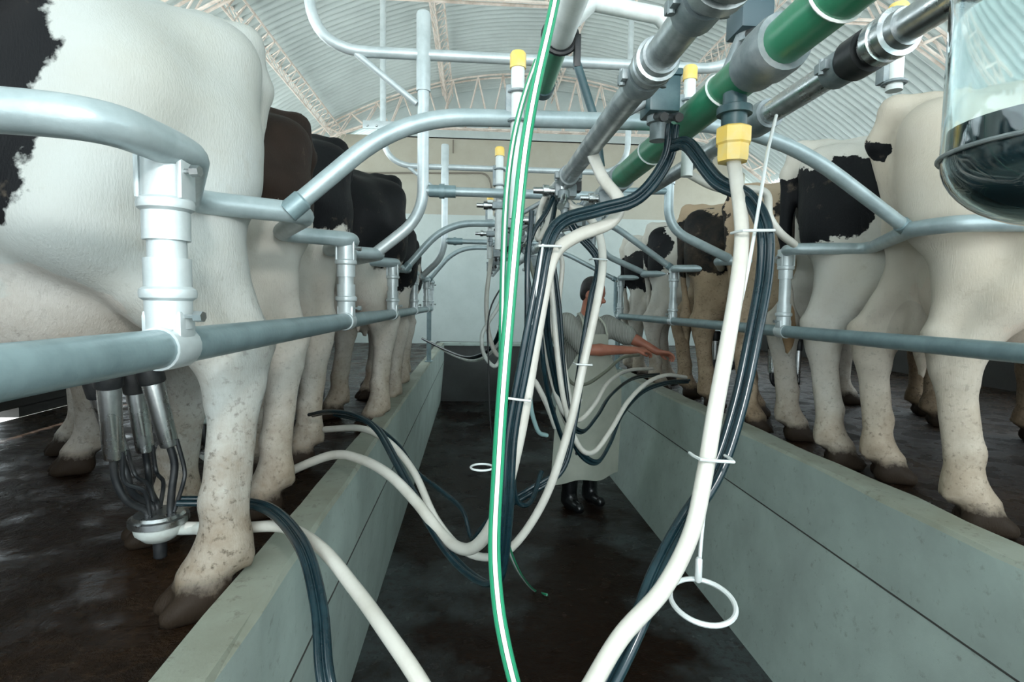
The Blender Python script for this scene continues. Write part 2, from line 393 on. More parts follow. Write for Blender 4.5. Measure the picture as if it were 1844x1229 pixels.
arch('last pipe arch over the pit, closest to the back wall', [(-0.465, 6.1, 1.02), W(822, 446, Y=6.1), W(1000, 447, Y=6.1), (1.56, 6.0, 1.05)], 0.025, 0.25)
def gantry(label, yl, foot, X0, xr, yr, zr):
    """upright with a kinked foot, two crossbars, a brace and a hanger up to the roof"""
    t = thing('gantry_frame', foot, label, 'gantry frame'); zt, z2, z1 = 2.10, 1.975, 1.325; hx = X0 - 0.54
    s = MB(); s.tube(fillet([foot, (X0, yl, 1.20), (X0, yl, zt)], 0.16, 10), 0.028, 16); s.build('upright', GALVW, t)
    s = MB(); s.lathe((X0, yl, 1.80), (X0, yl, 3), [(0, 0.03), (0.0, 0.034), (0.36, 0.034), (0.37, 0.03)], 16); s.build('sleeve', GALVW, t)
    s = MB(); s.tube(fillet([(hx, yl, roof_z(hx) - 0.03), (hx, yl, z2), (1.40, yl + 0.02, z2), (1.40, yl + 0.02, roof_z(1.4) - 0.03)], 0.28, 10), 0.026, 14); s.build('upper_crossbar', GALVW, t)
    s = MB(); s.tube([(X0, yl, z1), (0.80, yl + 0.02, z1)], 0.023, 14); s.build('lower_crossbar', GALVL, t)
    s = MB(); s.lathe((X0 + 0.03, yl, z1), (X0 + 1, yl, z1), [(0, 0.03), (0.05, 0.03), (0.05, 0.036), (0.075, 0.036), (0.075, 0.03), (0.13, 0.03)], 14); s.build('collar', GALV, t)
    s = MB(); s.tube([(X0 - 0.32, yl, z2 - 0.01), (X0 - 0.03, yl, 1.74)], 0.016, 10); s.build('brace', GALVW, t)
    s = MB(); s.box((hx, yl - 0.03, 2.31), (0.34, 0.012, 0.07), bev=0.004); pl = s.build('bolted_plate', GALVW, t)
    for k in (-0.13, -0.05, 0.05, 0.13):
        s = MB(); s.lathe((hx + k, yl - 0.048, 2.30), (hx + k, yl, 2.30), [(0, 0.008), (0.004, 0.011), (0.014, 0.011)], 6); s.build('bolt', STEEL, pl)
    u = thing('rail_upright', (1.565, yr, zr), label.replace('gantry frame', 'right-hand upright') if False else ('grey bent upright on the right rail, before the black sided cow' if yl < 4 else 'far bent upright on the right rail behind the worker'), 'upright')
    s = MB(); s.tube(fillet([(1.565, yr, zr), (xr, yr - 0.02, 1.24), (xr, yr - 0.02, 1.52)], 0.16, 10), 0.028, 14); s.build('bent_pipe', GALVL, u)
    s = MB(); s.tube([(xr, yr - 0.02, 1.46), (0.80, yr - 0.03, 1.45)], 0.020, 12); s.build('stub_bar', GALV, u)
    s = MB(); s.lathe((xr, yr - 0.02, 1.50), (xr, yr - 0.02, 3), [(0, 0.029), (0, 0.034), (0.03, 0.034), (0.035, 0.02)], 14); s.build('top_cap', GALVW, u)
    return t
gantry('near gantry frame with tall pale upright and diagonal brace by the black cows', 2.80, (-0.465, 2.78, 1.02), -0.245, 1.17, 3.32, 1.07)
gantry('far gantry frame with upright and curved hanger before the back wall', 5.05, (-0.465, 5.27, 1.02), -0.25, 1.15, 5.0, 1.07)
# capped support tubes that carry the pipelines
def capped(label, x, y, z0, z1, r=0.019, group='yellow-capped support tubes'):
    t = thing('support_tube', (x, y, z0), label, 'support tube'); s = MB()
    s.tube([(x, y, z0), (x, y, z1)], r, 14); s.build('tube', WHITEP, t)
    s = MB(); s.lathe((x, y, z1 - 0.025), (x, y, 9), [(0, r * 1.2), (0.038, r * 1.2), (0.044, r * 1.0)], 16); s.build('cap', YELLOW, t)
    s = MB(); s.box((x - 0.022, y + 0.01, z1 - 0.12), (0.022, 0.03, 0.10), bev=0.004); s.ring((x, y, z1 - 0.09), (r + 0.006, 0, 0), (0, r + 0.006, 0), 0.0045, 18, 6)
    s.ring((x, y, z1 - 0.17), (r + 0.006, 0, 0), (0, r + 0.006, 0), 0.0045, 18, 6); s.build('bracket', CASTG, t); return t
capped('pale upright tube with yellow cap left of the striped green hose on the nearest arch', W(933, 107, Y=1.6).x, 1.60, 1.02, W(933, 107, Y=1.6).z)
capped('pale upright tube with yellow cap right of the steel milk pipe', 0.695, 1.80, 1.20, 1.53)
capped('yellow-capped tube on the near gantry frame, second from the camera', 0.132, 2.845, 1.05, 1.54, 0.02)
capped('small yellow-capped tube on the second arch, third from the camera', 0.125, 4.1, 1.10, 1.55, 0.02)
q = W(1618, 22, Y=1.35); capped('yellow and white tube end at the top edge beside the steel pipe', q.x, 1.35, 1.32, q.z)
# ------------------------------------------------------------------ smooth bodies: distance field -> surface nets
class Body:
    def __init__(s): s.p = []
    def cap(s, a, b, ra, rb, k=0.04): s.p.append(('c', np.array(a, float), np.array(b, float), ra, rb, k)); return s
    def ell(s, c, r, k=0.06, rot=None): s.p.append(('e', np.array(c, float), np.array(r, float), None if rot is None else np.array(rot), 0, k)); return s
    def chain(s, pts, rs, k=0.03):
        for i in range(len(pts) - 1): s.cap(pts[i], pts[i + 1], rs[i], rs[i + 1], k)
        return s
    def bounds(s):
        lo = np.full(3, 1e9); hi = -lo
        for q in s.p:
            if q[0] == 'c': l = np.minimum(q[1] - q[3], q[2] - q[4]); h = np.maximum(q[1] + q[3], q[2] + q[4])
            else: m = q[2] if q[3] is None else np.full(3, q[2].max()); l = q[1] - m; h = q[1] + m
            lo = np.minimum(lo, l); hi = np.maximum(hi, h)
        return lo, hi
    def mesh(s, name, vox=0.016, zmin=None, disp=None):
        lo, hi = s.bounds(); lo = lo - 3 * vox; hi = hi + 3 * vox
        dim = np.ceil((hi - lo) / vox).astype(int) + 1
        F = np.full(dim, 0.5, np.float32); ax = [lo[i] + vox * np.arange(dim[i]) for i in range(3)]
        for q in s.p:
            k = q[5]; pad = k + 3 * vox
            if q[0] == 'c': l = np.minimum(q[1] - q[3], q[2] - q[4]); h = np.maximum(q[1] + q[3], q[2] + q[4])
            else: m = q[2] if q[3] is None else np.full(3, q[2].max()); l = q[1] - m; h = q[1] + m
            i0 = np.clip(np.floor((l - pad - lo) / vox).astype(int), 0, dim); i1 = np.clip(np.ceil((h + pad - lo) / vox).astype(int) + 1, 0, dim)
            sl = tuple(slice(a, b) for a, b in zip(i0, i1))
            X, Y, Z = np.meshgrid(*[ax[i][sl[i]] for i in range(3)], indexing='ij', copy=False)
            if q[0] == 'c':
                a, b = q[1], q[2]; d = b - a; L = float(d @ d) + 1e-12
                t = np.clip(((X - a[0]) * d[0] + (Y - a[1]) * d[1] + (Z - a[2]) * d[2]) / L, 0, 1)
                D = np.sqrt((X - a[0] - t * d[0]) ** 2 + (Y - a[1] - t * d[1]) ** 2 + (Z - a[2] - t * d[2]) ** 2) - (q[3] + (q[4] - q[3]) * t)
            else:
                c, r = q[1], q[2]; x, y, z = X - c[0], Y - c[1], Z - c[2]
                if q[3] is not None:
                    Rm = q[3]; x, y, z = (Rm[0][0] * x + Rm[1][0] * y + Rm[2][0] * z, Rm[0][1] * x + Rm[1][1] * y + Rm[2][1] * z, Rm[0][2] * x + Rm[1][2] * y + Rm[2][2] * z)
                k0 = np.sqrt((x / r[0]) ** 2 + (y / r[1]) ** 2 + (z / r[2]) ** 2)
                k1 = np.sqrt((x / r[0] ** 2) ** 2 + (y / r[1] ** 2) ** 2 + (z / r[2] ** 2) ** 2) + 1e-6
                D = k0 * (k0 - 1) / k1
            A = F[sl]; hh = np.clip(0.5 + 0.5 * (A - D) / k, 0, 1)
            F[sl] = A + (D - A) * hh - k * hh * (1 - hh)
        if zmin is not None:
            Z = ax[2][None, None, :]; F = np.maximum(F, (zmin - Z).astype(np.float32) * np.ones_like(F))
        if disp is not None:
            X, Y, Z = np.meshgrid(*ax, indexing='ij', copy=False); F = F + disp(X, Y, Z)
        neg = F < 0; n = [d - 1 for d in dim]
        acc = np.zeros((*n, 3), np.float32); cnt = np.zeros(n, np.float32)
        for a in range(3):
            o1, o2 = [i for i in range(3) if i != a]
            s0 = [slice(None)] * 3; s1 = [slice(None)] * 3; s0[a] = slice(0, -1); s1[a] = slice(1, None)
            f0, f1 = F[tuple(s0)], F[tuple(s1)]; ch = (f0 < 0) != (f1 < 0)
            t = np.where(ch, f0 / np.where(ch, f0 - f1, 1), 0)
            for u in (0, 1):
                for w in (0, 1):
                    q = [slice(None)] * 3; q[o1] = slice(u, u + n[o1]); q[o2] = slice(w, w + n[o2]); q = tuple(q)
                    m = ch[q]; cnt += m
                    acc[..., a] += np.where(m, t[q], 0); acc[..., o1] += m * u; acc[..., o2] += m * w
        act = cnt > 0; idx = np.full(n, -1, np.int64); idx[act] = np.arange(act.sum())
        ijk = np.argwhere(act); V = (ijk + acc[act] / cnt[act][:, None]) * vox + lo
        quads = []
        for a in range(3):
            o1, o2 = (a + 1) % 3, (a + 2) % 3
            s0 = [slice(None)] * 3; s1 = [slice(None)] * 3; s0[a] = slice(0, -1); s1[a] = slice(1, None)
            e = np.argwhere(neg[tuple(s0)] != neg[tuple(s1)])
            e = e[(e[:, o1] > 0) & (e[:, o2] > 0) & (e[:, o1] < n[o1]) & (e[:, o2] < n[o2])]
            fl = neg[tuple(s0)][tuple(e.T)]
            def at(d1, d2):
                g = e.copy(); g[:, o1] -= d1; g[:, o2] -= d2; return idx[tuple(g.T)]
            Q = np.stack([at(1, 1), at(0, 1), at(0, 0), at(1, 0)], 1); Q[~fl] = Q[~fl][:, ::-1]; quads.append(Q)
        Q = np.concatenate(quads)
        me = bpy.data.meshes.new(name); me.from_pydata(V.tolist(), [], Q.tolist()); me.update()
        me.polygons.foreach_set('use_smooth', [True] * len(me.polygons)); return me
# ------------------------------------------------------------------ cows: local +x towards the head, origin on the floor under the rump
def cow_body(hl=(0.16, 0.24), hr=(0.16, -0.24), tail=(0.0, 0.0), udder=1.0, fat=1.0):
    c = Body()
    # trunk
    c.ell((1.00, 0, 0.96), (0.74, 0.335 * fat, 0.40), 0.05)
    c.ell((1.45, 0, 0.95), (0.38, 0.27, 0.43), 0.12)
    c.ell((0.62, 0, 1.12), (0.40, 0.25, 0.24), 0.12)
    c.cap((0.10, 0, 1.32), (0.55, 0, 1.35), 0.065, 0.07, 0.10); c.cap((0.55, 0, 1.35), (1.55, 0, 1.34), 0.07, 0.08, 0.10)
    c.ell((0.30, 0, 1.16), (0.30, 0.225, 0.21), 0.12)
    for sg in (1, -1):
        c.cap((0.47, sg * 0.22, 1.31), (0.55, sg * 0.23, 1.27), 0.060, 0.060, 0.09)          # hook bones
        c.cap((0.07, sg * 0.125, 1.275), (0.14, sg * 0.13, 1.26), 0.055, 0.06, 0.08)          # pin bones
        c.cap((0.12, sg * 0.13, 1.24), (0.50, sg * 0.215, 1.27), 0.06, 0.07, 0.09)
        c.cap((0.10, sg * 0.10, 1.24), (0.11, sg * 0.13, 0.98), 0.085, 0.10, 0.09)
        H = hl if sg > 0 else hr; hx, hy = H
        hip = (0.30, sg * 0.185, 1.10); stif = (0.37 + 0.3 * (hx - 0.16), sg * 0.215 + 0.2 * (hy - sg * 0.24), 0.86)
        hock = (hx - 0.10, sg * 0.17 * 0.35 + hy * 0.65, 0.53); fet = (hx - 0.055, hy, 0.135)
        c.cap(hip, stif, 0.165, 0.115, 0.09)
        c.cap((0.14, sg * 0.15, 1.06), (hx * 0.4 + 0.08, sg * 0.13 + hy * 0.25, 0.80), 0.12, 0.085, 0.08)
        gk = (stif[0] * 0.55 + hock[0] * 0.45 - 0.01, stif[1] * 0.55 + hock[1] * 0.45, 0.72)
        c.cap(stif, gk, 0.108, 0.080, 0.07); c.cap(gk, (hock[0] + 0.025, hock[1], 0.55), 0.078, 0.058, 0.05)
        c.cap((hx * 0.4 + 0.07, sg * 0.12 + hy * 0.3, 0.82), (hock[0] - 0.045, hock[1], 0.60), 0.07, 0.030, 0.05)   # hamstring tendon
        c.cap((hock[0] - 0.05, hock[1], 0.60), (hock[0] - 0.015, hock[1], 0.50), 0.036, 0.045, 0.03)
        c.cap((hock[0] + 0.02, hock[1], 0.55), (hock[0] + 0.02, hock[1], 0.47), 0.060, 0.052, 0.03)
        c.cap((hock[0] + 0.015, hock[1], 0.49), (fet[0] + 0.01, fet[1], 0.24), 0.044, 0.037, 0.03)
        c.cap((hock[0] - 0.02, hock[1], 0.50), (fet[0] - 0.025, fet[1], 0.18), 0.030, 0.026, 0.03)
        c.cap((fet[0] + 0.01, fet[1], 0.24), fet, 0.037, 0.052, 0.03)
        hoof(c, fet, hx, hy)
        # fore legs
        fx, fy = 1.45, sg * 0.18
        c.ell((1.50, sg * 0.19, 1.02), (0.16, 0.12, 0.30), 0.10)
        c.cap((1.52, sg * 0.21, 0.85), (1.42, sg * 0.20, 0.70), 0.12, 0.095, 0.08)
        c.chain([(1.42, sg * 0.20, 0.70), (1.46, fy, 0.45), (1.46, fy, 0.38), (1.46, fy, 0.15)], [0.085, 0.055, 0.052, 0.044], 0.04)
        c.cap((1.475, fy, 0.42), (1.475, fy, 0.40), 0.052, 0.052, 0.03); hoof(c, (1.455, fy, 0.13), 1.51, fy)
        for dx, dy in ((0.26, 0.075), (0.40, 0.085)):
            if udder: c.cap((dx, sg * dy, 0.62), (dx, sg * (dy + 0.01), 0.525), 0.026, 0.015, 0.02)
    if udder:
        c.ell((0.40, 0, 0.78), (0.29, 0.205 * udder, 0.235 * udder), 0.03); c.ell((0.22, 0, 0.80), (0.12, 0.13, 0.20), 0.05)
    # tail
    tx, ty = tail
    c.chain([(0.10, 0, 1.37), (-0.005, 0, 1.37), (-0.045, ty * 0.2, 1.27), (-0.045 + tx * 0.5, ty * 0.6, 1.0), (-0.02 + tx, ty, 0.72)], [0.05, 0.045, 0.036, 0.026, 0.020], 0.03)
    c.chain([(-0.02 + tx, ty, 0.74), (-0.01 + tx, ty, 0.60), (0.0 + tx, ty, 0.44)], [0.020, 0.045, 0.012], 0.03)
    # neck and head
    c.cap((1.52, 0, 1.10), (1.98, 0, 1.12), 0.24, 0.14, 0.12); c.cap((1.62, 0, 0.86), (1.95, 0, 1.0), 0.13, 0.10, 0.12)
    c.chain([(2.02, 0, 1.19), (2.18, 0, 1.06), (2.42, 0, 0.84)], [0.115, 0.105, 0.068], 0.06)
    c.cap((2.06, 0, 1.06), (2.34, 0, 0.84), 0.085, 0.06, 0.06); c.cap((2.44, -0.03, 0.82), (2.44, 0.03, 0.82), 0.068, 0.068, 0.03)
    for sg in (1, -1):
        c.cap((2.02, sg * 0.09, 1.20), (1.98, sg * 0.25, 1.19), 0.03, 0.018, 0.03); c.ell((1.985, sg * 0.19, 1.18), (0.045, 0.10, 0.03), 0.02)
        c.ell((2.19, sg * 0.085, 1.11), (0.035, 0.025, 0.03), 0.02)
    return c
def hoof(c, fet, hx, hy):
    fx, fy, fz = fet
    c.cap(fet, (hx - 0.005, hy, 0.075), 0.055, 0.052, 0.03); c.cap((fx - 0.045, fy - 0.025, 0.105), (fx - 0.042, fy - 0.025, 0.095), 0.014, 0.012, 0.02); c.cap((fx - 0.045, fy + 0.025, 0.105), (fx - 0.042, fy + 0.025, 0.095), 0.014, 0.012, 0.02)
    for q in (-1, 1):
        c.cap((hx - 0.03, hy + q * 0.034, 0.034), (hx + 0.06, hy + q * 0.030, 0.020), 0.040, 0.024, 0.012)
        c.cap((hx - 0.01, hy + q * 0.034, 0.06), (hx + 0.04, hy + q * 0.031, 0.035), 0.038, 0.026, 0.015)
def coat(name, black, white=(), mud=0.5, pink=True, ground=(0.57, 0.55, 0.50), dark=(0.0045, 0.005, 0.006), brown=None, mudz=0.75, speck=0.5, tail=(0.0, 0.0), switch=(0.10, 0.07, 0.04)):
    """Holstein coat: soft-edged patches placed on the body, dirt on the legs, horn-coloured hooves"""
    m, nt, b = nodes(name); tc = NN(nt, 'ShaderNodeTexCoord').outputs['Object']
    nb = noise(nt, tc, 5.0, 3); nf = noise(nt, tc, 55, 3)
    def vm(op, a, bb):
        n = NN(nt, 'ShaderNodeVectorMath', operation=op)
        for i, q in enumerate((a, bb)):
            if q is None: continue
            if isinstance(q, tuple): n.inputs[i].default_value = q
            else: nt.links.new(q, n.inputs[i])
        return n
    v = vm('ADD', tc, vm('MULTIPLY', vm('SUBTRACT', nb.outputs[1], (0.5, 0.5, 0.5)).outputs[0], (0.22, 0.22, 0.22)).outputs[0]).outputs[0]
    v = vm('ADD', v, vm('MULTIPLY', vm('SUBTRACT', nf.outputs[1], (0.5, 0.5, 0.5)).outputs[0], (0.030, 0.030, 0.05)).outputs[0]).outputs[0]
    def mask(blobs, v=v):
        out = None
        for c, r in blobs:
            d = vm('MULTIPLY', vm('SUBTRACT', v, tuple(c)).outputs[0], tuple(1 / q for q in r)); l = vm('LENGTH', d.outputs[0], None).outputs['Value']
            k = mrange(nt, l, 0.985, 1.015, 1, 0); out = k if out is None else math_(nt, 'MAXIMUM', out, k)
        return out
    sx = NN(nt, 'ShaderNodeSeparateXYZ'); nt.links.new(tc, sx.inputs[0]); z = sx.outputs[2]
    n2 = noise(nt, tc, 3.0, 5); n3 = noise(nt, tc, 13, 7, 0.68); n4 = noise(nt, tc, 60, 4, 0.65)
    c = mixc(nt, mrange(nt, n2.outputs[0], 0.4, 0.7), ground, tuple(q * k for q, k in zip(ground, (0.90, 0.86, 0.80))))
    if pink:
        c = mixc(nt, math_(nt, 'MULTIPLY', mask([((0.36, 0, 0.70), (0.30, 0.26, 0.19))]), 0.16), c, (0.62, 0.40, 0.31))
    if black:
        bl = mask(black)
        if white: bl = math_(nt, 'MULTIPLY', bl, math_(nt, 'SUBTRACT', 1.0, mask(white)))
        dk = dark
        if brown: dk = mixc(nt, mrange(nt, n2.outputs[0], 0.35, 0.6), dark, brown)
        c = mixc(nt, bl, c, dk)
    c = mixc(nt, mask([((-0.045 + tail[0], tail[1], 0.57), (0.075, 0.085, 0.145))], tc), c, switch)
    dirt = math_(nt, 'MULTIPLY', mrange(nt, n3.outputs[0], 0.36, 0.70), mrange(nt, z, 0.10, mudz + 0.12, mud, 0.0))
    c = mixc(nt, math_(nt, 'MULTIPLY', mrange(nt, n2.outputs[0], 0.25, 0.6), mrange(nt, z, 0.15, 0.85, 0.55, 0.0)), c, (0.36, 0.27, 0.19))
    c = mixc(nt, dirt, c, (0.17, 0.115, 0.065))
    sp = math_(nt, 'MULTIPLY', mrange(nt, n4.outputs[0], 0.55, 0.70), mrange(nt, z, 0.2, mudz + 0.15, speck, 0.0))
    c = mixc(nt, sp, c, (0.06, 0.045, 0.03))
    smear = math_(nt, 'MULTIPLY', mrange(nt, n3.outputs[0], 0.60, 0.74), 0.30)
    c = mixc(nt, smear, c, (0.30, 0.24, 0.17))
    c = mixc(nt, mrange(nt, math_(nt, 'ADD', z, math_(nt, 'MULTIPLY', math_(nt, 'SUBTRACT', n3.outputs[0], 0.5), 0.1)), 0.065, 0.10, 1, 0), c, (0.030, 0.020, 0.013))
    nt.links.new(c, b.inputs['Base Color']); b.inputs['Roughness'].default_value = 0.62
    b.inputs['Specular IOR Level'].default_value = 0.18
    st = NN(nt, 'ShaderNodeMapping'); st.inputs['Scale'].default_value = (260, 260, 70); nt.links.new(tc, st.inputs[0])
    hn = noise(nt, st.outputs[0], 1.0, 2)
    bump(nt, b, math_(nt, 'ADD', hn.outputs[0], math_(nt, 'MULTIPLY', n3.outputs[0], 1.2)), 0.30, 0.005); return m
def cow(label, mesh, m, loc, heading, sc=1.0, group=None):
    if mesh.materials: mesh = mesh.copy(); mesh.materials.clear()
    mesh.materials.append(m); o = link('dairy_cow', mesh); o.location = loc; o.rotation_euler = (0, 0, heading); o.scale = (sc,) * 3
    return tag(o, label, 'cow', group)
HL = math.pi + R(37.7); HR = -R(28)
stdl = cow_body((0.27, 0.19), (0.24, -0.21), (0.05, -0.08)).mesh('cow_body', 0.019); stdl2 = cow_body((0.25, 0.20), (0.30, -0.19), (0.05, -0.08)).mesh('cow_body', 0.019)
std = cow_body(tail=(0.03, -0.07)).mesh('cow_body', 0.019); std2 = cow_body((0.05, 0.2), (0.24, -0.22), (0.03, -0.06)).mesh('cow_body', 0.019)
big = lambda c, r: (c, r)
# left row
cow('huge white cow filling the left foreground, black patch on its flank at the frame edge', cow_body((0.19, 0.27), (0.19, -0.22), (0.05, -0.09), 1.08).mesh('cow_body', 0.013),
    coat('coat_a', tail=(0.05, -0.09), ground=(0.46, 0.48, 0.46), black=[((0.66, 0.34, 1.04), (0.25, 0.3, 0.30)), ((1.2, -0.1, 1.3), (0.3, 0.3, 0.3))], mud=0.85, mudz=0.7, speck=0.8), (-0.69, 1.76, 0), HL, 1.12)
cow('second cow on the left, dark brown rump above white legs', cow_body((0.22, 0.22), (0.12, -0.25), (0.05, -0.08)).mesh('cow_body', 0.016),
    coat('coat_b', tail=(0.05, -0.08), black=[((0.2, 0, 1.26), (0.75, 0.6, 0.27)), ((1.2, 0, 1.1), (0.45, 0.6, 0.5))], mud=0.7, dark=(0.009, 0.006, 0.0045), brown=(0.026, 0.015, 0.010)), (-0.72, 2.36, 0), HL, 1.08)
cow('third cow on the left, black back and rump, white hind legs', stdl,
    coat('coat_c', tail=(0.05, -0.08), black=[((0.3, 0, 1.32), (0.8, 0.7, 0.40)), ((1.3, 0, 1.1), (0.5, 0.7, 0.6))], mud=0.65), (-0.71, 3.00, 0), HL, 1.14)
cow('tall black cow on the left whose rump stands behind the tall upright', stdl2,
    coat('coat_d', tail=(0.05, -0.08), black=[((0.3, 0, 1.30), (0.8, 0.7, 0.46)), ((1.3, 0, 1.1), (0.5, 0.7, 0.6))], mud=0.6), (-0.53, 3.76, 0), HL, 1.13)
cow('fifth cow on the left, low black rump just before the back wall', stdl,
    coat('coat_e', tail=(0.05, -0.08), black=[((0.3, 0, 1.25), (0.8, 0.7, 0.42)), ((1.3, 0, 1.1), (0.5, 0.7, 0.6))], mud=0.6), (-0.52, 4.44, 0), HL, 1.0)
cow('sixth cow on the left, its pale legs seen between rail posts', stdl2, coat('coat_f', tail=(0.05, -0.08), black=[((0.5, 0, 1.35), (0.9, 0.7, 0.30))], mud=0.6), (-0.56, 5.10, 0), HL, 1.0)
cow('last cow of the left row, mostly hidden by the others', stdl, coat('coat_g', tail=(0.05, -0.08), black=[((0.6, 0, 1.2), (0.9, 0.7, 0.40))], mud=0.6), (-0.60, 5.76, 0), HL, 0.97)
# right row
cow('nearest cow on the right, cream white with its thin tail hanging beside the glass jar', cow_body((0.10, 0.25), (0.25, -0.22), (0.15, 0.13)).mesh('cow_body', 0.015),
    coat('coat_h', tail=(0.15, 0.13), black=[((-0.06, 0, 1.26), (0.04, 0.045, 0.06)), ((-0.05, 0.01, 1.03), (0.035, 0.05, 0.12)), ((1.05, -0.4, 1.25), (0.3, 0.4, 0.3))], mud=0.55, ground=(0.58, 0.52, 0.44), switch=(0.50, 0.44, 0.37), mudz=0.6, speck=0.6), (1.67, 2.14, 0), HR, 1.14)
cow('white cow on the right with one black patch on its side, behind the dark hose', cow_body((0.06, 0.22), (0.20, -0.23), (-0.01, 0.02)).mesh('cow_body', 0.017),
    coat('coat_i', switch=(0.30, 0.19, 0.10), tail=(-0.01, 0.02), black=[((0.10, -0.2, 1.13), (0.21, 0.4, 0.20)), ((0.0, -0.15, 1.18), (0.16, 0.2, 0.17)), ((-0.06, 0, 1.1), (0.05, 0.06, 0.3))], white=[((0.02, 0, 1.38), (0.35, 0.4, 0.10))], mud=0.5, mudz=0.6), (1.74, 2.90, 0), HR, 1.17)
cow('muddy-legged cow on the right with a black tail and white rump patches', std,
    coat('coat_j', [((0.45, -0.1, 1.2), (0.30, 0.4, 0.25)), ((-0.06, 0, 1.1), (0.05, 0.06, 0.3))], mud=1.0, mudz=1.3, speck=0.9, ground=(0.44, 0.34, 0.24)), (1.75, 3.62, 0), HR, 1.12)
cow('black-sided cow on the right with muddy brown legs beside the worker', std2,
    coat('coat_k', [((0.2, 0, 1.12), (0.5, 0.6, 0.24)), ((1.3, 0, 1.1), (0.4, 0.6, 0.5))], white=[((0.1, 0, 1.42), (0.7, 0.3, 0.07))], mud=1.0, mudz=1.3, speck=0.9, ground=(0.42, 0.32, 0.22)), (1.73, 4.42, 0), HR, 1.12)
cow('black and white splashed cow on the right, seen above the worker\'s arms', std,
    coat('coat_l', [((0.10, -0.1, 1.14), (0.16, 0.25, 0.22)), ((0.6, 0, 1.12), (0.22, 0.6, 0.28))], mud=0.6), (1.70, 5.22, 0), HR, 1.10)
cow('last cow of the right row, dark patched, behind the worker\'s head', std2,
    coat('coat_m', [((0.2, 0, 1.05), (0.3, 0.6, 0.22)), ((0.9, 0, 1.2), (0.3, 0.6, 0.3))], mud=0.6), (1.69, 6.0, 0), HR, 1.08)
# ------------------------------------------------------------------ pipelines running along the pit
def line_at(px, py, x): p = W(px, py, X=x); return p.x, p.z
def union(s, x, y, z, r, big=1.45, l=0.07):
    s.lathe((x, y - l / 2, z), (x, y, z), [(0, r * 1.02), (0, r * 1.18), (l * 0.2, r * 1.22), (l * 0.22, r * big), (l * 0.42, r * big), (l * 0.46, r * 1.25), (l * 0.54, r * 1.25), (l * 0.58, r * big * 0.97), (l * 0.8, r * big * 0.97), (l * 0.82, r * 1.18), (l, r * 1.15), (l, r * 1.02)], 26)
def saddle(s, x, y, z, r, l=0.05, side=1):
    """split clamp with ears and bolts"""
    s.lathe((x, y - l / 2, z), (x, y, z), [(0, r * 1.02), (0, r * 1.22), (l * 0.12, r * 1.28), (l * 0.88, r * 1.28), (l, r * 1.22), (l, r * 1.02)], 22)
    for sg in (-1, 1):
        s.box((x + sg * r * 1.38, y, z), (r * 0.5, l * 0.8, r * 0.7), bev=0.003); s.lathe((x + sg * r * 1.45, y, z - r * 0.55), (x + sg * r * 1.45, y, z), [(0, 0.006), (r * 1.1, 0.006)], 8)
def tie(s, x, y, z, r, tilt=0.0):
    s.ring((x, y, z), (r + 0.002, 0, 0), (0, tilt, r + 0.002), 0.0028, 26, 6)
P1X, P1Z = line_at(1200, 252, 0.56); P2X, P2Z = line_at(1100, 217, 0.33); P3X, P3Z = line_at(1430, 176, 0.78); P4X, P4Z = line_at(990, 122, 0.27)
t = thing('vacuum_pipeline', (P1X, 2, P1Z), 'thick green pipe rising to the top right, the middle of the three overhead lines', 'pipeline')
s = MB(); s.tube([(P1X, -1.6, P1Z), (P1X, 1.07, P1Z)], 0.041, 24); s.build('green_pipe', GREENP, t)
s = MB(); s.tube([(P1X, 1.07, P1Z), (P1X, 2.12, P1Z)], 0.041, 24); s.build('green_pipe', GREENP, t)
s = MB(); s.tube([(P1X, 2.12, P1Z), (P1X, 8.6, P1Z)], 0.030, 18); s.build('steel_section', STEELD, t)
s = MB(); s.lathe((P1X, 1.00, P1Z), (P1X, 2, P1Z), [(0, 0.044), (0, 0.052), (0.015, 0.055), (0.06, 0.055), (0.07, 0.050), (0.11, 0.050), (0.125, 0.046), (0.125, 0.042)], 26); s.build('coupling', CASTG, t)
s = MB(); s.lathe((P1X, 2.09, P1Z), (P1X, 3, P1Z), [(0, 0.043), (0, 0.048), (0.10, 0.048), (0.12, 0.036), (0.16, 0.034)], 24); s.build('reducer', CASTG, t)
for y, tl in ((0.86, 0.015), (1.24, 0.02), (1.75, 0.02)):
    s = MB(); tie(s, P1X, y, P1Z, 0.041, tl); s.build('cable_tie', WHITEP, t)
for y in (2.75, 3.4, 4.1, 5.0):
    s = MB(); saddle(s, P1X, y, P1Z, 0.030); s.build('clamp', CASTG, t)
t = thing('milk_pipeline', (P2X, 2, P2Z), 'grey steel pipe with ring unions, leftmost of the three overhead lines over the pit', 'pipeline')
s = MB(); s.tube([(P2X, -1.6, P2Z), (P2X, 9.0, P2Z)], 0.0285, 22); s.build('steel_pipe', STEELD, t)
for y, big, l in ((0.74, 1.75, 0.10), (1.03, 1.42, 0.075)):
    s = MB(); union(s, P2X, y, P2Z, 0.0285, big, l); s.build('union', STEELD, t)
for y in (0.83, 1.10, 1.95, 2.85, 3.6, 4.4, 5.3):
    s = MB(); saddle(s, P2X, y, P2Z, 0.0285); s.build('clamp', CASTG, t)
t = thing('milk_pipeline', (P3X, 2, P3Z), 'shiny steel pipe passing behind the glass jar, rightmost of the three overhead lines', 'pipeline')
s = MB(); s.tube([(P3X, -1.6, P3Z), (P3X, 1.50, P3Z)], 0.029, 22); s.build('steel_pipe', STEEL, t)
s = MB(); s.tube([(P3X, 1.50, P3Z), (P3X, 8.5, P3Z)], 0.026, 18); s.build('dull_pipe', STEELD, t)
s = MB(); union(s, P3X, 1.03, P3Z, 0.029, 1.55, 0.09); s.build('union', STEEL, t)
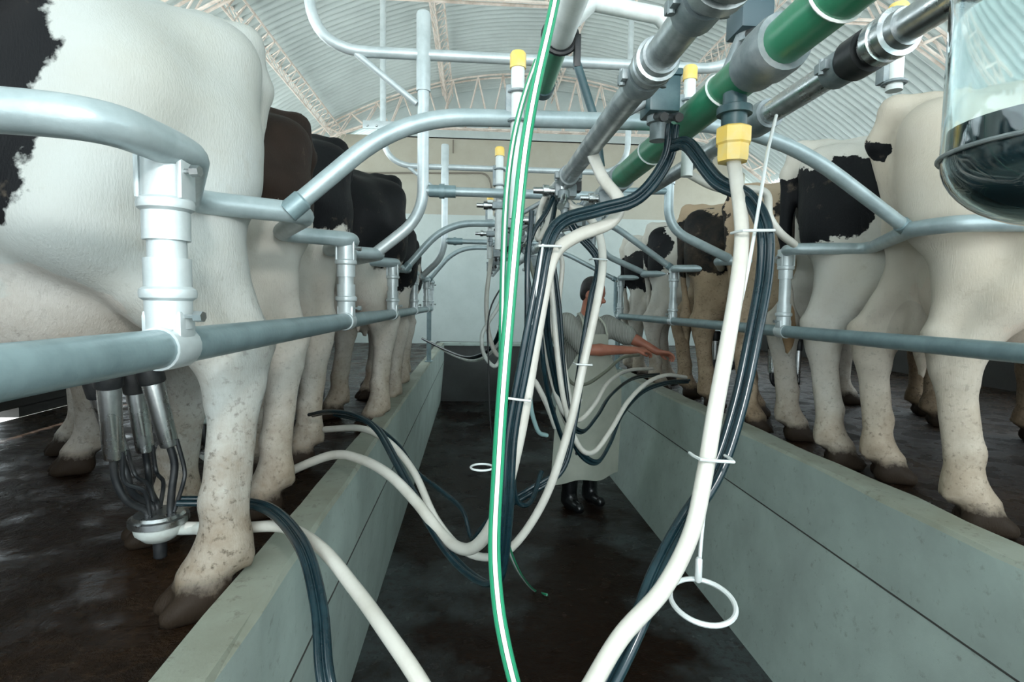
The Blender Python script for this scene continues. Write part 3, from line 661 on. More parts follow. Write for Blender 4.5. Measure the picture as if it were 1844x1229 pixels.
s = MB(); s.lathe((P3X, 1.08, P3Z), (P3X, 2, P3Z), [(0, 0.03), (0, 0.043), (0.05, 0.043), (0.05, 0.034), (0.065, 0.034)], 24); s.build('rubber_collar', RUBBER, t)
s = MB(); saddle(s, P3X, 1.17, P3Z, 0.029); s.build('clamp', CASTG, t)
s = MB(); s.lathe((P3X, 1.45, P3Z), (P3X, 2, P3Z), [(0, 0.03), (0, 0.038), (0.03, 0.042), (0.08, 0.042), (0.1, 0.036), (0.14, 0.034), (0.14, 0.027)], 22); s.build('reducer', CASTG, t)
for y in (1.9, 2.8, 3.7, 4.7):
    s = MB(); saddle(s, P3X, y, P3Z, 0.026); s.build('clamp', CASTG, t)
t = thing('air_pipeline', (P4X, 1.8, P4Z), 'short green pipe end high above the striped hose at top centre', 'pipeline')
s = MB(); s.tube([(P4X, 1.82, P4Z), (P4X, 2.24, P4Z)], 0.037, 22); s.build('green_pipe', GREENP, t)
s = MB(); s.tube([(P4X, -1.6, P4Z), (P4X, 1.83, P4Z)], 0.043, 22); s.build('white_sleeve', WHITEP, t)
s = MB(); s.lathe((P4X, 2.19, P4Z), (P4X, 3, P4Z), [(0, 0.038), (0, 0.043), (0.05, 0.043), (0.06, 0.03)], 22); s.build('end_cap', TEALB, t)
s = MB(); s.ring((P4X, 1.80, P4Z), (0.052, 0, 0), (0, 0, 0.052), 0.010, 24, 8); s.box((P4X + 0.055, 1.80, P4Z - 0.045), (0.02, 0.03, 0.10), bev=0.004); s.build('strap', RUBBER, t)
s = MB(); s.tube([(P4X, 1.80, P4Z + 0.03), (P4X, 1.80, roof_z(P4X))], 0.012, 10); s.build('drop_rod', GALV, t)
s = MB(); s.tube([(P4X + 0.055, 1.80, P4Z - 0.08), (P2X + 0.06, 1.80, P2Z + 0.14), (P2X + 0.08, 1.80, P2Z)], 0.014, 10); s.build('stay', TEALB, t)
s = MB(); s.tube([(P4X + 0.03, 1.74, P4Z + 0.02), W(1070, 5, Y=1.74), W(1185, 28, Y=1.74), W(1215, 60, Y=1.74)], 0.025, 14); s.build('white_branch', WHITEP, t)
# a second green length further along, seen behind the striped hose
t = thing('air_pipeline', (0.22, 3.3, 1.5), 'far short length of green pipe behind the striped hose below the nearest arch', 'pipeline')
s = MB(); q = W(930, 305, X=0.27); s.tube([(q.x, q.y - 0.35, q.z), (q.x, q.y + 0.30, q.z)], 0.036, 18); s.build('green_pipe', GREENP, t)
s = MB(); s.tube([q, (P2X, q.y, P2Z)], 0.012, 10); s.build('stay', TEALB, t)
s = MB(); s.lathe((q.x, q.y + 0.26, q.z), (q.x, q.y + 1, q.z), [(0, 0.042), (0.06, 0.042), (0.07, 0.03)], 18); s.build('end_cap', TEALB, t)
# pulsators and milk inlets hung on the lines
def pulsator(label, x, y, z, sc=1.0, m=TEALB, to=None):
    t = thing('pulsator', (x, y, z), label, 'pulsator', 'pulsators on the overhead lines')
    s = MB(); s.box((x, y, z), (0.075 * sc, 0.085 * sc, 0.085 * sc), bev=0.006 * sc); s.build('housing', m, t)
    s = MB(); s.box((x, y, z + 0.05 * sc), (0.082 * sc, 0.092 * sc, 0.016 * sc), bev=0.004 * sc); s.build('cover', m, t)
    s = MB(); s.lathe((x, y, z - 0.042 * sc), (x, y, z - 1), [(0, 0.030 * sc), (0.018 * sc, 0.030 * sc), (0.02 * sc, 0.022 * sc), (0.06 * sc, 0.022 * sc)], 16); s.build('base', CASTG, t)
    tx = to or ((P2X, P2Z) if x < 0.5 else (P1X, P1Z))
    s = MB(); s.tube([(x, y, z + 0.01), (tx[0], y, tx[1])], 0.010, 10); s.build('bracket_arm', CASTG, t)
    for k in (-0.018, 0.018):
        s = MB(); s.lathe((x + k * sc, y - 0.035 * sc, z - 0.055 * sc), (x + k * sc, y - 1, z - 0.075 * sc - 0.3), [(0, 0.009 * sc), (0.05 * sc, 0.009 * sc), (0.05 * sc, 0.012 * sc), (0.06 * sc, 0.010 * sc)], 10); s.build('nozzle', RUBBER, t)
    return t
q = W(1188, 178, Y=1.38); pulsator('dark teal pulsator box hung between the steel and the green pipe', q.x, q.y, q.z, 1.0)
q = W(1350, 30, Y=1.30); pulsator('slate pulsator box at the top edge right of the big pipe union', q.x, q.y, q.z, 1.0, mat('slate_plastic', (0.04, 0.075, 0.09), 0.4))
plabel = {2.30: 'small pulsator on the steel milk line just beyond the nearest arch', 3.05: 'small pulsator beside the second yellow-capped tube', 3.75: 'small pulsator far along the line, third beyond the nearest arch',
          4.50: 'tiny pulsator far along the line in front of the back wall', 5.4: 'farthest tiny pulsator of the row on the left of the lines'}
for y, l in plabel.items(): pulsator(l, 0.17, y, 1.12, 0.85, CASTG)
for y, l in ((2.2, 'grey pulsator below the end of the thick green pipe'), (3.2, 'grey pulsator under the lines above the worker\'s head'), (4.3, 'farthest grey pulsator on the right of the lines')):
    pulsator(l, 0.47, y, 1.10, 0.85, CASTG)
def valve_block(label, x, y, z, r):
    t = thing('valve_block', (x, y, z), label, 'valve block', 'valve blocks clamped on the overhead lines')
    s = MB(); s.box((x, y, z - r * 1.3), (r * 2.6, 0.075, r * 1.5), bev=0.007); s.build('body', CASTG, t)
    s = MB(); s.lathe((x - r * 1.0, y - 0.01, z - r * 1.3), (x - 9, y - 0.01, z - r * 1.3), [(0, 0.016), (0.03, 0.016), (0.03, 0.021), (0.05, 0.021), (0.052, 0.012), (0.085, 0.011)], 12); s.build('side_nozzle', STEEL, t)
    s = MB(); s.lathe((x, y, z - r * 2.0), (x, y, -9), [(0, 0.014), (0.02, 0.014), (0.02, 0.019), (0.038, 0.019), (0.04, 0.013), (0.07, 0.012)], 12); s.build('lower_nozzle', CASTG, t)
    s = MB(); s.box((x + r * 1.5, y + 0.01, z - r * 0.6), (0.03, 0.05, 0.04), bev=0.005); s.build('lever', RUBBER, t); return t
for y, l in ((2.02, 'chunky grey valve block at the clamp above the hose bend'), (2.75, 'grey valve block, second along the leftmost line'), (3.55, 'small grey valve block, third along the leftmost line'), (4.3, 'tiny grey valve block, fourth along the leftmost line')):
    valve_block(l, P2X, y, P2Z, 0.030)
for y, l in ((2.32, 'grey valve block just past the end of the thick green pipe'), (3.0, 'small grey valve block, second along the middle line'), (3.9, 'tiny grey valve block, farthest along the middle line')):
    valve_block(l, P1X, y, P1Z, 0.032)
for y, l in ((2.95, 'pale tube and yellow-free bracket' if False else 'grey clamp block on the second yellow-capped tube'), (4.1, 'tiny grey clamp block on the third yellow-capped tube')):
    valve_block(l, 0.128, y - 0.10, 1.30, 0.024); 
def inlet(label, x, y, z, zp):
    t = thing('milk_inlet', (x, y, z), label, 'milk inlet', 'milk inlets on the overhead lines')
    s = MB(); s.tube(fillet([(x, y, zp), (x, y - 0.01, z), (x - 0.02, y - 0.06, z - 0.03)], 0.03), 0.013, 12); s.build('elbow', STEEL, t)
    s = MB(); s.lathe((x, y, z + 0.01), (x, y, z + 1), [(0, 0.016), (0.0, 0.021), (0.025, 0.021), (0.03, 0.016)], 14); s.build('nut', CASTG, t); return t
for y, l in ((1.98, 'steel inlet elbow at the clamp where the white and black hoses turn down'), (2.6, 'steel inlet elbow just past the clamp on the leftmost line'), (3.3, 'steel inlet elbow on the leftmost line near the far pulsators'), (4.1, 'tiny steel inlet elbow far along the leftmost line')):
    inlet(l, P2X - 0.01, y, P2Z - 0.08, P2Z)
for y, l in ((2.5, 'steel inlet elbow below the middle line above the worker'), (3.5, 'steel inlet elbow far along the middle line')): inlet(l, P1X + 0.0, y, P1Z - 0.08, P1Z)
# the yellow union nut from which the foreground hose hangs
q = W(1320, 262, Y=1.17); t = thing('hose_coupling', q, 'big yellow union nut under the green pipe holding the foreground white hose', 'coupling')
s = MB(); s.lathe((q.x, q.y, q.z - 0.035), (q.x, q.y, 9), [(0, 0.024), (0, 0.031), (0.008, 0.033), (0.034, 0.033), (0.038, 0.037), (0.068, 0.037), (0.072, 0.032)], 8); s.build('nut', YELLOW, t, angle=25)
s = MB(); s.lathe((q.x, q.y, q.z + 0.033), (q.x, q.y, 9), [(0, 0.026), (0.03, 0.026), (0.03, 0.036), (0.045, 0.036), (0.05, 0.024), (P1Z - q.z - 0.065, 0.024)], 20); s.build('stub', TEALB, t)
# ------------------------------------------------------------------ hoses
def hose(name, label, pts, r, m, cat='hose', twin=0.0, group=None, n=8, uv=False, n0=(0, -1, 0.1), world=(), start=None):
    P = [W(x, y, Y=d) for x, y, d in pts] + [Vector(p) for p in world]
    if start:      # begin on one of the overhead lines
        lx, lz = {1: (P1X, P1Z - 0.03), 2: (P2X, P2Z - 0.028), 3: (P3X, P3Z - 0.026)}[start]; P = [Vector((lx, P[0].y + 0.02, lz)), Vector((lx * 0.6 + P[0].x * 0.4, P[0].y, (lz - 0.05) * 0.6 + P[0].z * 0.4))] + P
    P = P; P = cr(P, n); s = MB()
    if twin:
        c = MB(); fr = c.tube(P, r, 4, n0=n0)
        for sg in (-1, 1): s.tube([p + f[1] * sg * twin for p, f in zip(P, fr)], r, 12, n0=n0)
        # the web that joins the pair
        vs = []; fs = []
        for p, f in zip(P, fr):
            for a in (-1, 1):
                for c_ in (-1, 1): vs.append(p + f[1] * a * twin * 0.6 + f[0] * c_ * r * 0.45)
        for i in range(len(P) - 1):
            for a, c_ in ((0, 1), (1, 3), (3, 2), (2, 0)): fs.append((i * 4 + a, i * 4 + c_, (i + 1) * 4 + c_, (i + 1) * 4 + a))
        s.add(vs, fs)
    else: s.tube(P, r, 14, n0=n0, uv=uv)
    return tag(s.build(name, m), label, cat, group)
# hose that feeds the nearest left cow: yellow nut -> loop under the picture -> over the left curb
hose('milk_hose', 'thick white hose hanging from the yellow nut and looping low to the nearest left cow',
     [(1320, 285, 1.17), (1328, 340, 1.15), (1336, 420, 1.10), (1328, 510, 1.05), (1310, 620, 1.0), (1288, 740, .96), (1268, 860, .93), (1245, 960, .90), (1195, 1060, .86), (1120, 1145, .82), (1062, 1240, .79), (1000, 1345, .78), (915, 1420, .79), (830, 1365, .82), (760, 1235, .88), (700, 1145, .97), (640, 1062, 1.10), (575, 985, 1.25), (510, 950, 1.42), (430, 951, 1.51), (335, 950, 1.50)], 0.0145, WHOSE)
hose('air_hose', 'dark twin air hose beside the foreground white hose, looping low to the nearest left cow',
     [(1212, 262, 1.32), (1240, 262, 1.28), (1290, 325, 1.2), (1345, 355, 1.13), (1376, 410, 1.08), (1377, 490, 1.06), (1358, 600, 1.03), (1330, 730, 1.0), (1290, 850, .97), (1230, 945, .94), (1185, 1030, .89), (1150, 1120, .84), (1095, 1235, .80), (1030, 1350, .79), (910, 1470, .82), (720, 1450, .86), (620, 1340, .92), (586, 1220, .97), (574, 1090, 1.07), (545, 985, 1.22), (492, 922, 1.42), (430, 905, 1.53), (320, 903, 1.50)], 0.0085, BHOSE, twin=0.0085)
hose('milk_hose', 'thick white centre hose dipping low and crossing the curb to the second left cow',
     [(1058, 255, 1.62), (1085, 320, 1.52), (1115, 362, 1.45), (1100, 400, 1.42), (1040, 425, 1.38), (1000, 455, 1.35), (982, 510, 1.33), (962, 620, 1.31), (935, 780, 1.30), (905, 900, 1.32), (875, 965, 1.38), (840, 990, 1.45), (800, 968, 1.55), (750, 905, 1.66), (700, 855, 1.78), (650, 828, 1.92), (600, 820, 2.05), (530, 846, 2.15), (470, 878, 2.2), (415, 886, 2.24)], 0.0165, WHOSE)
hose('air_hose', 'dark twin hose curving under the green pipe and down the centre bundle',
     [(1212, 225, 1.36), (1200, 290, 1.36), (1150, 355, 1.36), (1080, 378, 1.36), (1015, 398, 1.34), (986, 440, 1.32), (968, 530, 1.30), (945, 650, 1.28), (920, 790, 1.27), (912, 930, 1.27), (900, 1030, 1.30), (880, 1052, 1.34), (840, 1030, 1.42), (800, 985, 1.52), (755, 910, 1.68), (715, 835, 1.85), (680, 775, 2.05), (640, 748, 2.2), (595, 742, 2.35), (560, 748, 2.5)], 0.0085, BHOSE, twin=0.0085)
hose('milk_hose', 'slimmer white hose swinging from beside the worker to the third left cow',
     [(1050, 380, 2.05), (1078, 420, 2.0), (1085, 480, 1.95), (1072, 560, 1.9), (1052, 650, 1.88), (1025, 770, 1.85), (985, 890, 1.85), (935, 972, 1.87), (890, 1003, 1.92), (835, 992, 2.0), (785, 935, 2.1), (745, 850, 2.2), (700, 797, 2.32), (650, 772, 2.45), (585, 774, 2.6)], 0.0145, WHOSE, start=2)
hose('air_hose', 'dark twin hose hanging before the worker\'s apron and swinging left to the third cow',
     [(1078, 470, 2.15), (1066, 540, 2.1), (1050, 640, 2.05), (1032, 760, 2.0), (1010, 845, 1.98), (950, 888, 1.96), (905, 915, 1.98), (870, 955, 2.02), (850, 972, 2.08), (833, 920, 2.15), (795, 885, 2.22), (750, 850, 2.3), (715, 800, 2.42), (660, 760, 2.6), (600, 745, 2.75)], 0.0085, BHOSE, twin=0.0085, start=2)
hose('wash_hose', 'green and white striped hose hanging from the top of the picture to the pit floor',
     [(1012, -60, 1.2), (990, 45, 1.12), (964, 160, 1.06), (945, 270, 1.01), (931, 400, .97), (917, 560, .95), (904, 720, .93), (896, 850, .92), (890, 980, .90), (896, 1080, .88), (909, 1160, .86), (930, 1245, .85), (955, 1330, .86)], 0.0105, STRIPE, uv=True, world=[(0.13, 0.93, -0.45), (0.16, 1.05, -0.85), (0.25, 1.25, -0.915), (0.5, 1.6, -0.918)])
hose('wash_hose', 'thin green striped hose just left of the thick striped one, curving from the green pipe',
     [(966, 110, 1.5), (945, 170, 1.42), (925, 250, 1.36), (913, 340, 1.33), (907, 450, 1.31), (904, 580, 1.3), (903, 700, 1.3), (900, 840, 1.3), (908, 950, 1.4), (922, 1005, 1.7), (942, 1042, 2.6)], 0.0075, STRIPE, uv=True, world=[W(962, 1064, Z=PF + 0.012), W(985, 1072, Z=PF + 0.010)])
# hoses towards the right row
hose('air_hose', 'dark hose with a tight low bend before the apron',
     [(985, 500, 2.6), (985, 590, 2.65), (1000, 680, 2.7), (1020, 752, 2.8), (1048, 778, 2.9), (1075, 750, 3.05), (1100, 712, 3.3), (1140, 682, 3.7), (1185, 675, 4.1)], 0.009, BHOSE, twin=0.009, start=2)
hose('air_hose', 'dark hose with a wide low bend over the right curb to muddy legs',
     [(1005, 560, 2.5), (1012, 660, 2.5), (1025, 760, 2.5), (1045, 815, 2.55), (1075, 833, 2.62), (1098, 800, 2.75), (1120, 748, 2.95), (1158, 706, 3.2), (1200, 690, 3.45), (1240, 687, 3.7)], 0.009, BHOSE, twin=0.009, start=2)
hose('milk_hose', 'pale hose alongside the wide dark bend, rising to the muddy legged cow', [(990, 470, 2.45), (1000, 600, 2.45), (1015, 720, 2.45), (1040, 800, 2.5), (1068, 815, 2.6), (1100, 775, 2.75), (1130, 725, 2.98), (1165, 690, 3.25), (1200, 676, 3.5), (1235, 680, 3.75)], 0.0125, WHOSE, start=2)
hose('milk_hose', 'pale hose in the tight bend before the apron, reaching the claw by the hands', [(975, 520, 2.7), (985, 640, 2.72), (1010, 735, 2.75), (1040, 758, 2.85), (1070, 730, 3.0), (1095, 690, 3.3), (1130, 668, 3.8), (1175, 664, 4.2)], 0.0125, WHOSE, start=2)
hose('milk_hose', 'thin olive hose sagging across the apron to the worker\'s hands', [(1000, 620, 3.6), (1025, 685, 3.65), (1055, 692, 3.7), (1090, 670, 3.85), (1120, 645, 4.05), (1150, 640, 4.3)], 0.012, mat('olive_hose', (0.16, 0.17, 0.13), 0.35), start=2)
# tubes of the far stalls hanging in the centre bundle
hose('air_hose', 'dark tube hanging straight down just right of the striped hose', [(958, 380, 1.9), (950, 480, 1.88), (948, 600, 1.86), (935, 720, 1.84), (925, 830, 1.84), (930, 900, 1.86), (955, 905, 1.9), (975, 850, 2.0)], 0.009, BHOSE)
hose('milk_hose', 'white tube hanging from the far lines behind the centre bundle', [(985, 430, 2.9), (1000, 520, 2.9), (990, 600, 2.9), (998, 690, 2.9), (1025, 770, 2.95), (1045, 720, 3.1)], 0.013, WHOSE, start=2)
hose('milk_hose', 'pale tube hanging at the left edge of the centre bundle against the back wall', [(890, 445, 4.2), (880, 500, 4.15), (876, 545, 4.1), (880, 600, 4.1), (896, 640, 4.15), (915, 620, 4.2)], 0.017, WHOSE, start=2)
hose('milk_hose', 'white coiled hose hanging lowest left of the striped hose before the back wall', [(905, 470, 3.9), (902, 540, 3.9), (880, 580, 3.9), (868, 605, 3.9), (872, 640, 3.9), (892, 660, 3.95), (905, 630, 4.0), (900, 590, 4.0)], 0.014, BONE, start=2)
hose('air_hose', 'dark green hose sagging from the left curb end to the hanging coil', [(905, 560, 4.6), (900, 600, 4.65), (880, 632, 4.8), (845, 645, 5.1), (805, 632, 5.6), (762, 611, 6.2)], 0.012, BHOSE, twin=0.012)
hose('milk_hose', 'pale hose sagging from the far left curb beside the dark green one', [(912, 570, 4.5), (903, 610, 4.55), (878, 640, 4.7), (848, 650, 5.0), (812, 638, 5.5), (775, 616, 6.1)], 0.013, BONE)
hose('air_hose', 'thin dark cable dangling at the left edge of the bundle into the pit', [(882, 560, 3.3), (880, 660, 3.3), (883, 760, 3.3), (892, 840, 3.3)], 0.005, RUBBER, start=2)
hose('air_hose', 'dark tube arching over between the steel clamp and the centre bundle', [(1008, 330, 2.05), (985, 380, 2.0), (960, 420, 1.98), (948, 470, 1.97), (955, 560, 1.96), (940, 680, 1.95)], 0.009, BHOSE, start=2)
hose('milk_hose', 'short white tube rising from the far lines to the right arch', [(968, 430, 2.3), (972, 380, 2.3), (985, 350, 2.28), (1002, 330, 2.2)], 0.012, WHOSE, start=2)
hose('milk_hose', 'white tube between the dark hoses that drops behind the worker\'s pale apron', [(1012, 470, 2.75), (1006, 560, 2.75), (1015, 650, 2.75), (1030, 740, 2.78)], 0.012, WHOSE, start=2)
hose('milk_hose', 'greenish tube bent like a hook low behind the white hose', [(962, 640, 2.4), (955, 720, 2.4), (968, 775, 2.42), (985, 785, 2.45)], 0.010, mat('green_grey_tube', (0.22, 0.34, 0.34), 0.35), start=2)
hose('milk_hose', 'slanting white tube low in the bundle left of the apron', [(945, 660, 2.3), (965, 690, 2.35), (985, 730, 2.4), (1000, 770, 2.45)], 0.012, WHOSE, start=2)
hose('air_hose', 'dark tube running from the far lines down behind the thick white hose', [(978, 440, 2.2), (966, 520, 2.18), (975, 620, 2.16), (985, 700, 2.2), (1005, 770, 2.3), (1025, 820, 2.4)], 0.010, BHOSE, start=2)
hose('milk_hose', 'white hose end curving behind the black patch above the right rail', [(1375, 345, 2.0), (1385, 390, 1.98), (1405, 420, 2.0), (1430, 440, 2.1)], 0.015, WHOSE, start=3)
# wire hangers and clips
def hanger(label, rod, c, rx, yd, rr=0.0035, ring_r=0.0045, tilt=0.14):
    P = [W(*p[:2], Y=p[2]) for p in rod]; cc = W(*c, Y=yd); t = thing('hose_hanger', P[-1], label, 'hanger')
    s = MB(); s.tube(cr(P, 6), rr, 8); s.build('rod', WIRE, t)
    s = MB(); s.lathe(P[-1] + Vector((0, 0, 0.045)), P[-1], [(0, rr * 1.2), (0.003, rr * 1.8), (0.042, rr * 1.8), (0.045, rr * 1.2)], 10); s.build('ferrule', WIRE, t)
    s = MB(); s.ring(cc, (rx, 0, 0), (0, rx, -rx * tilt), ring_r, 40, 8); s.build('ring', WIRE, t); return t
hanger('white wire hanger with a big open ring at its foot, beside the foreground hose', [(1398, 208, 1.17), (1382, 275, 1.12), (1370, 350, 1.10), (1348, 480, 1.06), (1312, 650, 1.02), (1286, 800, .98), (1266, 940, .95), (1257, 1049, .93)], (1265, 1083), 0.054, 0.90, tilt=-0.22)
hanger('small wire hanger with ring low in the centre bundle', [(978, 440, 1.30), (960, 560, 1.29), (940, 690, 1.28), (905, 780, 1.28), (893, 848, 1.28)], (868, 842), 0.026, 1.27, 0.0028, 0.0026, 0.0)
def clip(label, px, py, d, w, ang):
    c = W(px, py, Y=d); s = MB(); u = Vector((math.cos(ang), 0, math.sin(ang)))
    s.tube([c - u * w + Vector((0, 0.02, 0)), c - u * w * 1.02, c - u * w * 0.9 + Vector((0, -0.022, 0)), c + Vector((0, -0.024, 0)), c + u * w * 0.9 + Vector((0, -0.022, 0)), c + u * w * 1.02, c + u * w + Vector((0, 0.02, 0))], 0.003, 8)
    return tag(s.build('hose_clip', WIRE), label, 'clip', 'wire hose clips')
clip('wire clip across the top of the foreground white and dark hoses', 1356, 418, 1.08, 0.035, 0.03)
clip('wire clip low on the foreground white hose above the big ring', 1282, 824, .94, 0.033, -0.08)
clip('wire clip around the centre white and dark hoses, in front of the apron', 932, 717, 1.28, 0.03, -0.12)
clip('wire clip high on the dark hose where the centre bundle turns down', 988, 445, 1.32, 0.028, 0.0)
clip('wire clip on the slim white and dark hoses over the apron', 1050, 656, 1.88, 0.03, -0.05)
clip('wire clip near the worker\'s head on the slim white hose', 1078, 468, 1.95, 0.028, -0.05)
s = MB(); p = W(793, 963, Y=1.57); q = W(789, 957, Y=1.585); d_ = (p - q).normalized(); s.lathe(p - d_ * 0.014, p + d_, [(0, 0.0175), (0.002, 0.019), (0.026, 0.019), (0.028, 0.0175)], 16)
tag(s.build('hose_band', RUBBER), 'black band round the white hose at the foot of the left pit wall', 'band')
# ------------------------------------------------------------------ milking clusters
def cluster(label, claw, teats, sc=1.0, lid=BONE, cs=1.0):
    c = Vector(claw); t = thing('milking_cluster', c, label, 'milking cluster', 'milking clusters')
    s = MB(); s.lathe(c + Vector((0, 0, -0.035 * sc * cs)), c + Vector((0, 0, 1)), [(0, 0.012 * sc * cs), (0.004 * sc * cs, 0.03 * sc * cs), (0.02 * sc * cs, 0.046 * sc * cs), (0.036 * sc * cs, 0.050 * sc * cs), (0.038 * sc * cs, 0.050 * sc * cs)], 24); s.build('claw_bowl', lid, t)
    s = MB(); s.lathe(c + Vector((0, 0, 0.003 * sc * cs)), c + Vector((0, 0, 1)), [(0, 0.054 * sc * cs), (0.002 * sc * cs, 0.057 * sc * cs), (0.014 * sc * cs, 0.057 * sc * cs), (0.016 * sc * cs, 0.050 * sc * cs), (0.022 * sc * cs, 0.046 * sc * cs), (0.024 * sc * cs, 0.014 * sc * cs)], 24); s.build('claw_lid', STEEL, t)
    s = MB(); s.lathe(c + Vector((0, 0, -0.075 * sc * cs)), c + Vector((0, 0, 1)), [(0, 0.009 * sc * cs), (0.004 * sc * cs, 0.013 * sc * cs), (0.042 * sc * cs, 0.014 * sc * cs)], 14); s.build('valve', RUBBER, t)
    if cs > 1:
        s = MB(); s.lathe(c + Vector((0.02, 0, -0.015)), c + Vector((1.02, 0.02, -0.015)), [(0, 0.016), (0.075, 0.016), (0.08, 0.019), (0.095, 0.017)], 14); s.build('outlet', BONE, t)
    for i, (bt, tp) in enumerate(teats):
        b0, t0 = Vector(bt), Vector(tp); ax = (t0 - b0).normalized(); L = (t0 - b0).length
        s = MB(); s.lathe(b0, t0, [(0, 0.014 * sc), (0.004, 0.021 * sc), (L * 0.05, 0.023 * sc), (L * 0.55, 0.025 * sc), (L * 0.62, 0.026 * sc), (L * 0.72, 0.026 * sc)], 20); cup = s.build('teat_cup', STEEL, t)
        s = MB(); s.lathe(b0 + ax * L * 0.70, t0, [(0, 0.028 * sc), (0.004, 0.031 * sc), (L * 0.16, 0.031 * sc), (L * 0.26, 0.034 * sc), (L * 0.32, 0.030 * sc)], 20); s.build('liner_mouth', RUBBER, cup)
        e = c + Vector(((b0 - c).x, (b0 - c).y, 0)).normalized() * 0.03 * sc + Vector((0, 0, 0.015 * sc))
        dn = Vector((0, 0, -1)); s = MB(); s.tube(cr([b0 + ax * 0.01, b0 - ax * 0.05 * sc, (b0 + e) / 2 + Vector((0, 0, -0.04 * sc)) + (b0 - c) * 0.1, e + Vector((0, 0, 0.03 * sc)), e], 6), 0.0095 * sc, 10); s.build('milk_tube', RUBBER, t)
        o2 = Vector((0.022 * sc, 0.0, 0)); s = MB(); s.tube(cr([b0 + o2 + ax * 0.02, b0 + o2 - ax * 0.06 * sc, (b0 + e) / 2 + o2 * 1.5, e + o2 * 0.4 + Vector((0, 0, 0.02 * sc))], 6), 0.0055 * sc, 8); s.build('air_tube', RUBBER, t)
    return t
cl = W(287, 944, Y=1.5)
cluster('milking cluster with steel cups under the nearest left cow, pale claw bowl', cl,
        [(W(205, 828, Y=1.42), W(192, 640, Y=1.38)), (W(306, 805, Y=1.50), W(262, 640, Y=1.47)), (W(262, 815, Y=1.63), W(238, 660, Y=1.60)), (W(218, 822, Y=1.58), W(165, 665, Y=1.52))], 1.0, cs=1.25)
def under(loc, heading, sc, zc=0.20, fwd=0.05):
    def T(p):
        ca, sa = math.cos(heading), math.sin(heading); return Vector((loc[0] + sc * (ca * p[0] - sa * p[1]), loc[1] + sc * (sa * p[0] + ca * p[1]), p[2] * sc))
    ts = [(T((x + 0.0, y * 1.15, 0.33)), T((x, y, 0.545))) for x, y in ((0.26, 0.075), (0.26, -0.075), (0.40, 0.085), (0.40, -0.085))]
    return T((0.30 + fwd, 0, zc)), ts
for l, args in (('milking cluster between the white hind legs of the second left cow', ((-0.70, 2.36), HL, 1.0)), ('milking cluster under the third left cow behind the pale legs', ((-0.60, 3.06), HL, 1.06)),
                ('milking cluster under the muddy-legged right cow beyond the foreground hose', ((1.77, 3.70), HR, 1.04)), ('milking cluster the worker is fitting with both hands', ((1.74, 4.50), HR, 1.04, 0.23, -0.06))):
    c_, ts = under(*args); cluster(l, c_, ts, 0.95)
# ------------------------------------------------------------------ glass receiver jar
def glass_mat():
    m, nt, b = nodes('jar_glass'); b.inputs['Base Color'].default_value = (0.86, 0.95, 0.95, 1); b.inputs['Roughness'].default_value = 0.03
    b.inputs['Transmission Weight'].default_value = 1.0; b.inputs['IOR'].default_value = 1.45; return m
GLASS = glass_mat()
jc = W(1925, 250, Y=0.72); jx, jy = jc.x, jc.y; jr = 0.141; zb_ = W(1925, 408, Y=0.72).z
t = thing('receiver_jar', (jx, jy, zb_), 'glass milk jar with dark rounded bottom at the top right edge', 'glass jar')
def jarprof(r, z0, top):
    pr = [(0, 0.002)] + [(r * 0.75 * (1 - math.cos(q)), r * math.sin(q)) for q in [R(a) for a in range(8, 91, 8)]] + [(r * 0.75, r)]
    pr += [(r * 0.75 + 0.01 * k, r) for k in range(1, 3)] + [(top - r * 0.5, r), (top - r * 0.2, r * 0.85), (top, r * 0.5), (top + 0.03, r * 0.45)]
    return pr
s = MB(); pr = jarprof(jr, 0, 0.46); inner = [(h + 0.006 if i == 0 else h, max(r_ - 0.005, 0.001)) for i, (h, r_) in enumerate(pr)][::-1]
s.lathe((jx, jy, zb_), (jx, jy, 9), pr + inner, 40); s.build('glass', GLASS, t)
liq = mat('dark_rinse_water', (0.022, 0.042, 0.050), 0.06)
s = MB(); pr2 = [(h + 0.007, max(r_ - 0.007, 0.001)) for h, r_ in jarprof(jr, 0, 0.46) if h < 0.105] + [(0.142, jr - 0.007), (0.1425, 0.001)]
s.lathe((jx, jy, zb_), (jx, jy, 9), pr2, 36); s.build('liquid', liq, t)
s = MB(); s.lathe((jx, jy, zb_ + 0.46), (jx, jy, 9), [(0, 0.075), (0.02, 0.08), (0.05, 0.08), (0.06, 0.05), (0.09, 0.03)], 28); s.build('lid', STEEL, t)
s = MB(); s.tube(fillet([(jx, jy, zb_ + 0.5), (jx, jy, zb_ + 0.62), (P3X, jy + 0.02, zb_ + 0.62), (P3X, jy + 0.02, P3Z)], 0.05), 0.016, 12); s.build('inlet_tube', STEEL, t)
s = MB(); s.ring((jx, jy, zb_ + 0.105), (jr + 0.002, 0, 0), (0, jr + 0.002, 0), 0.0035, 40, 8); s.build('seam_ring', STEELD, t)
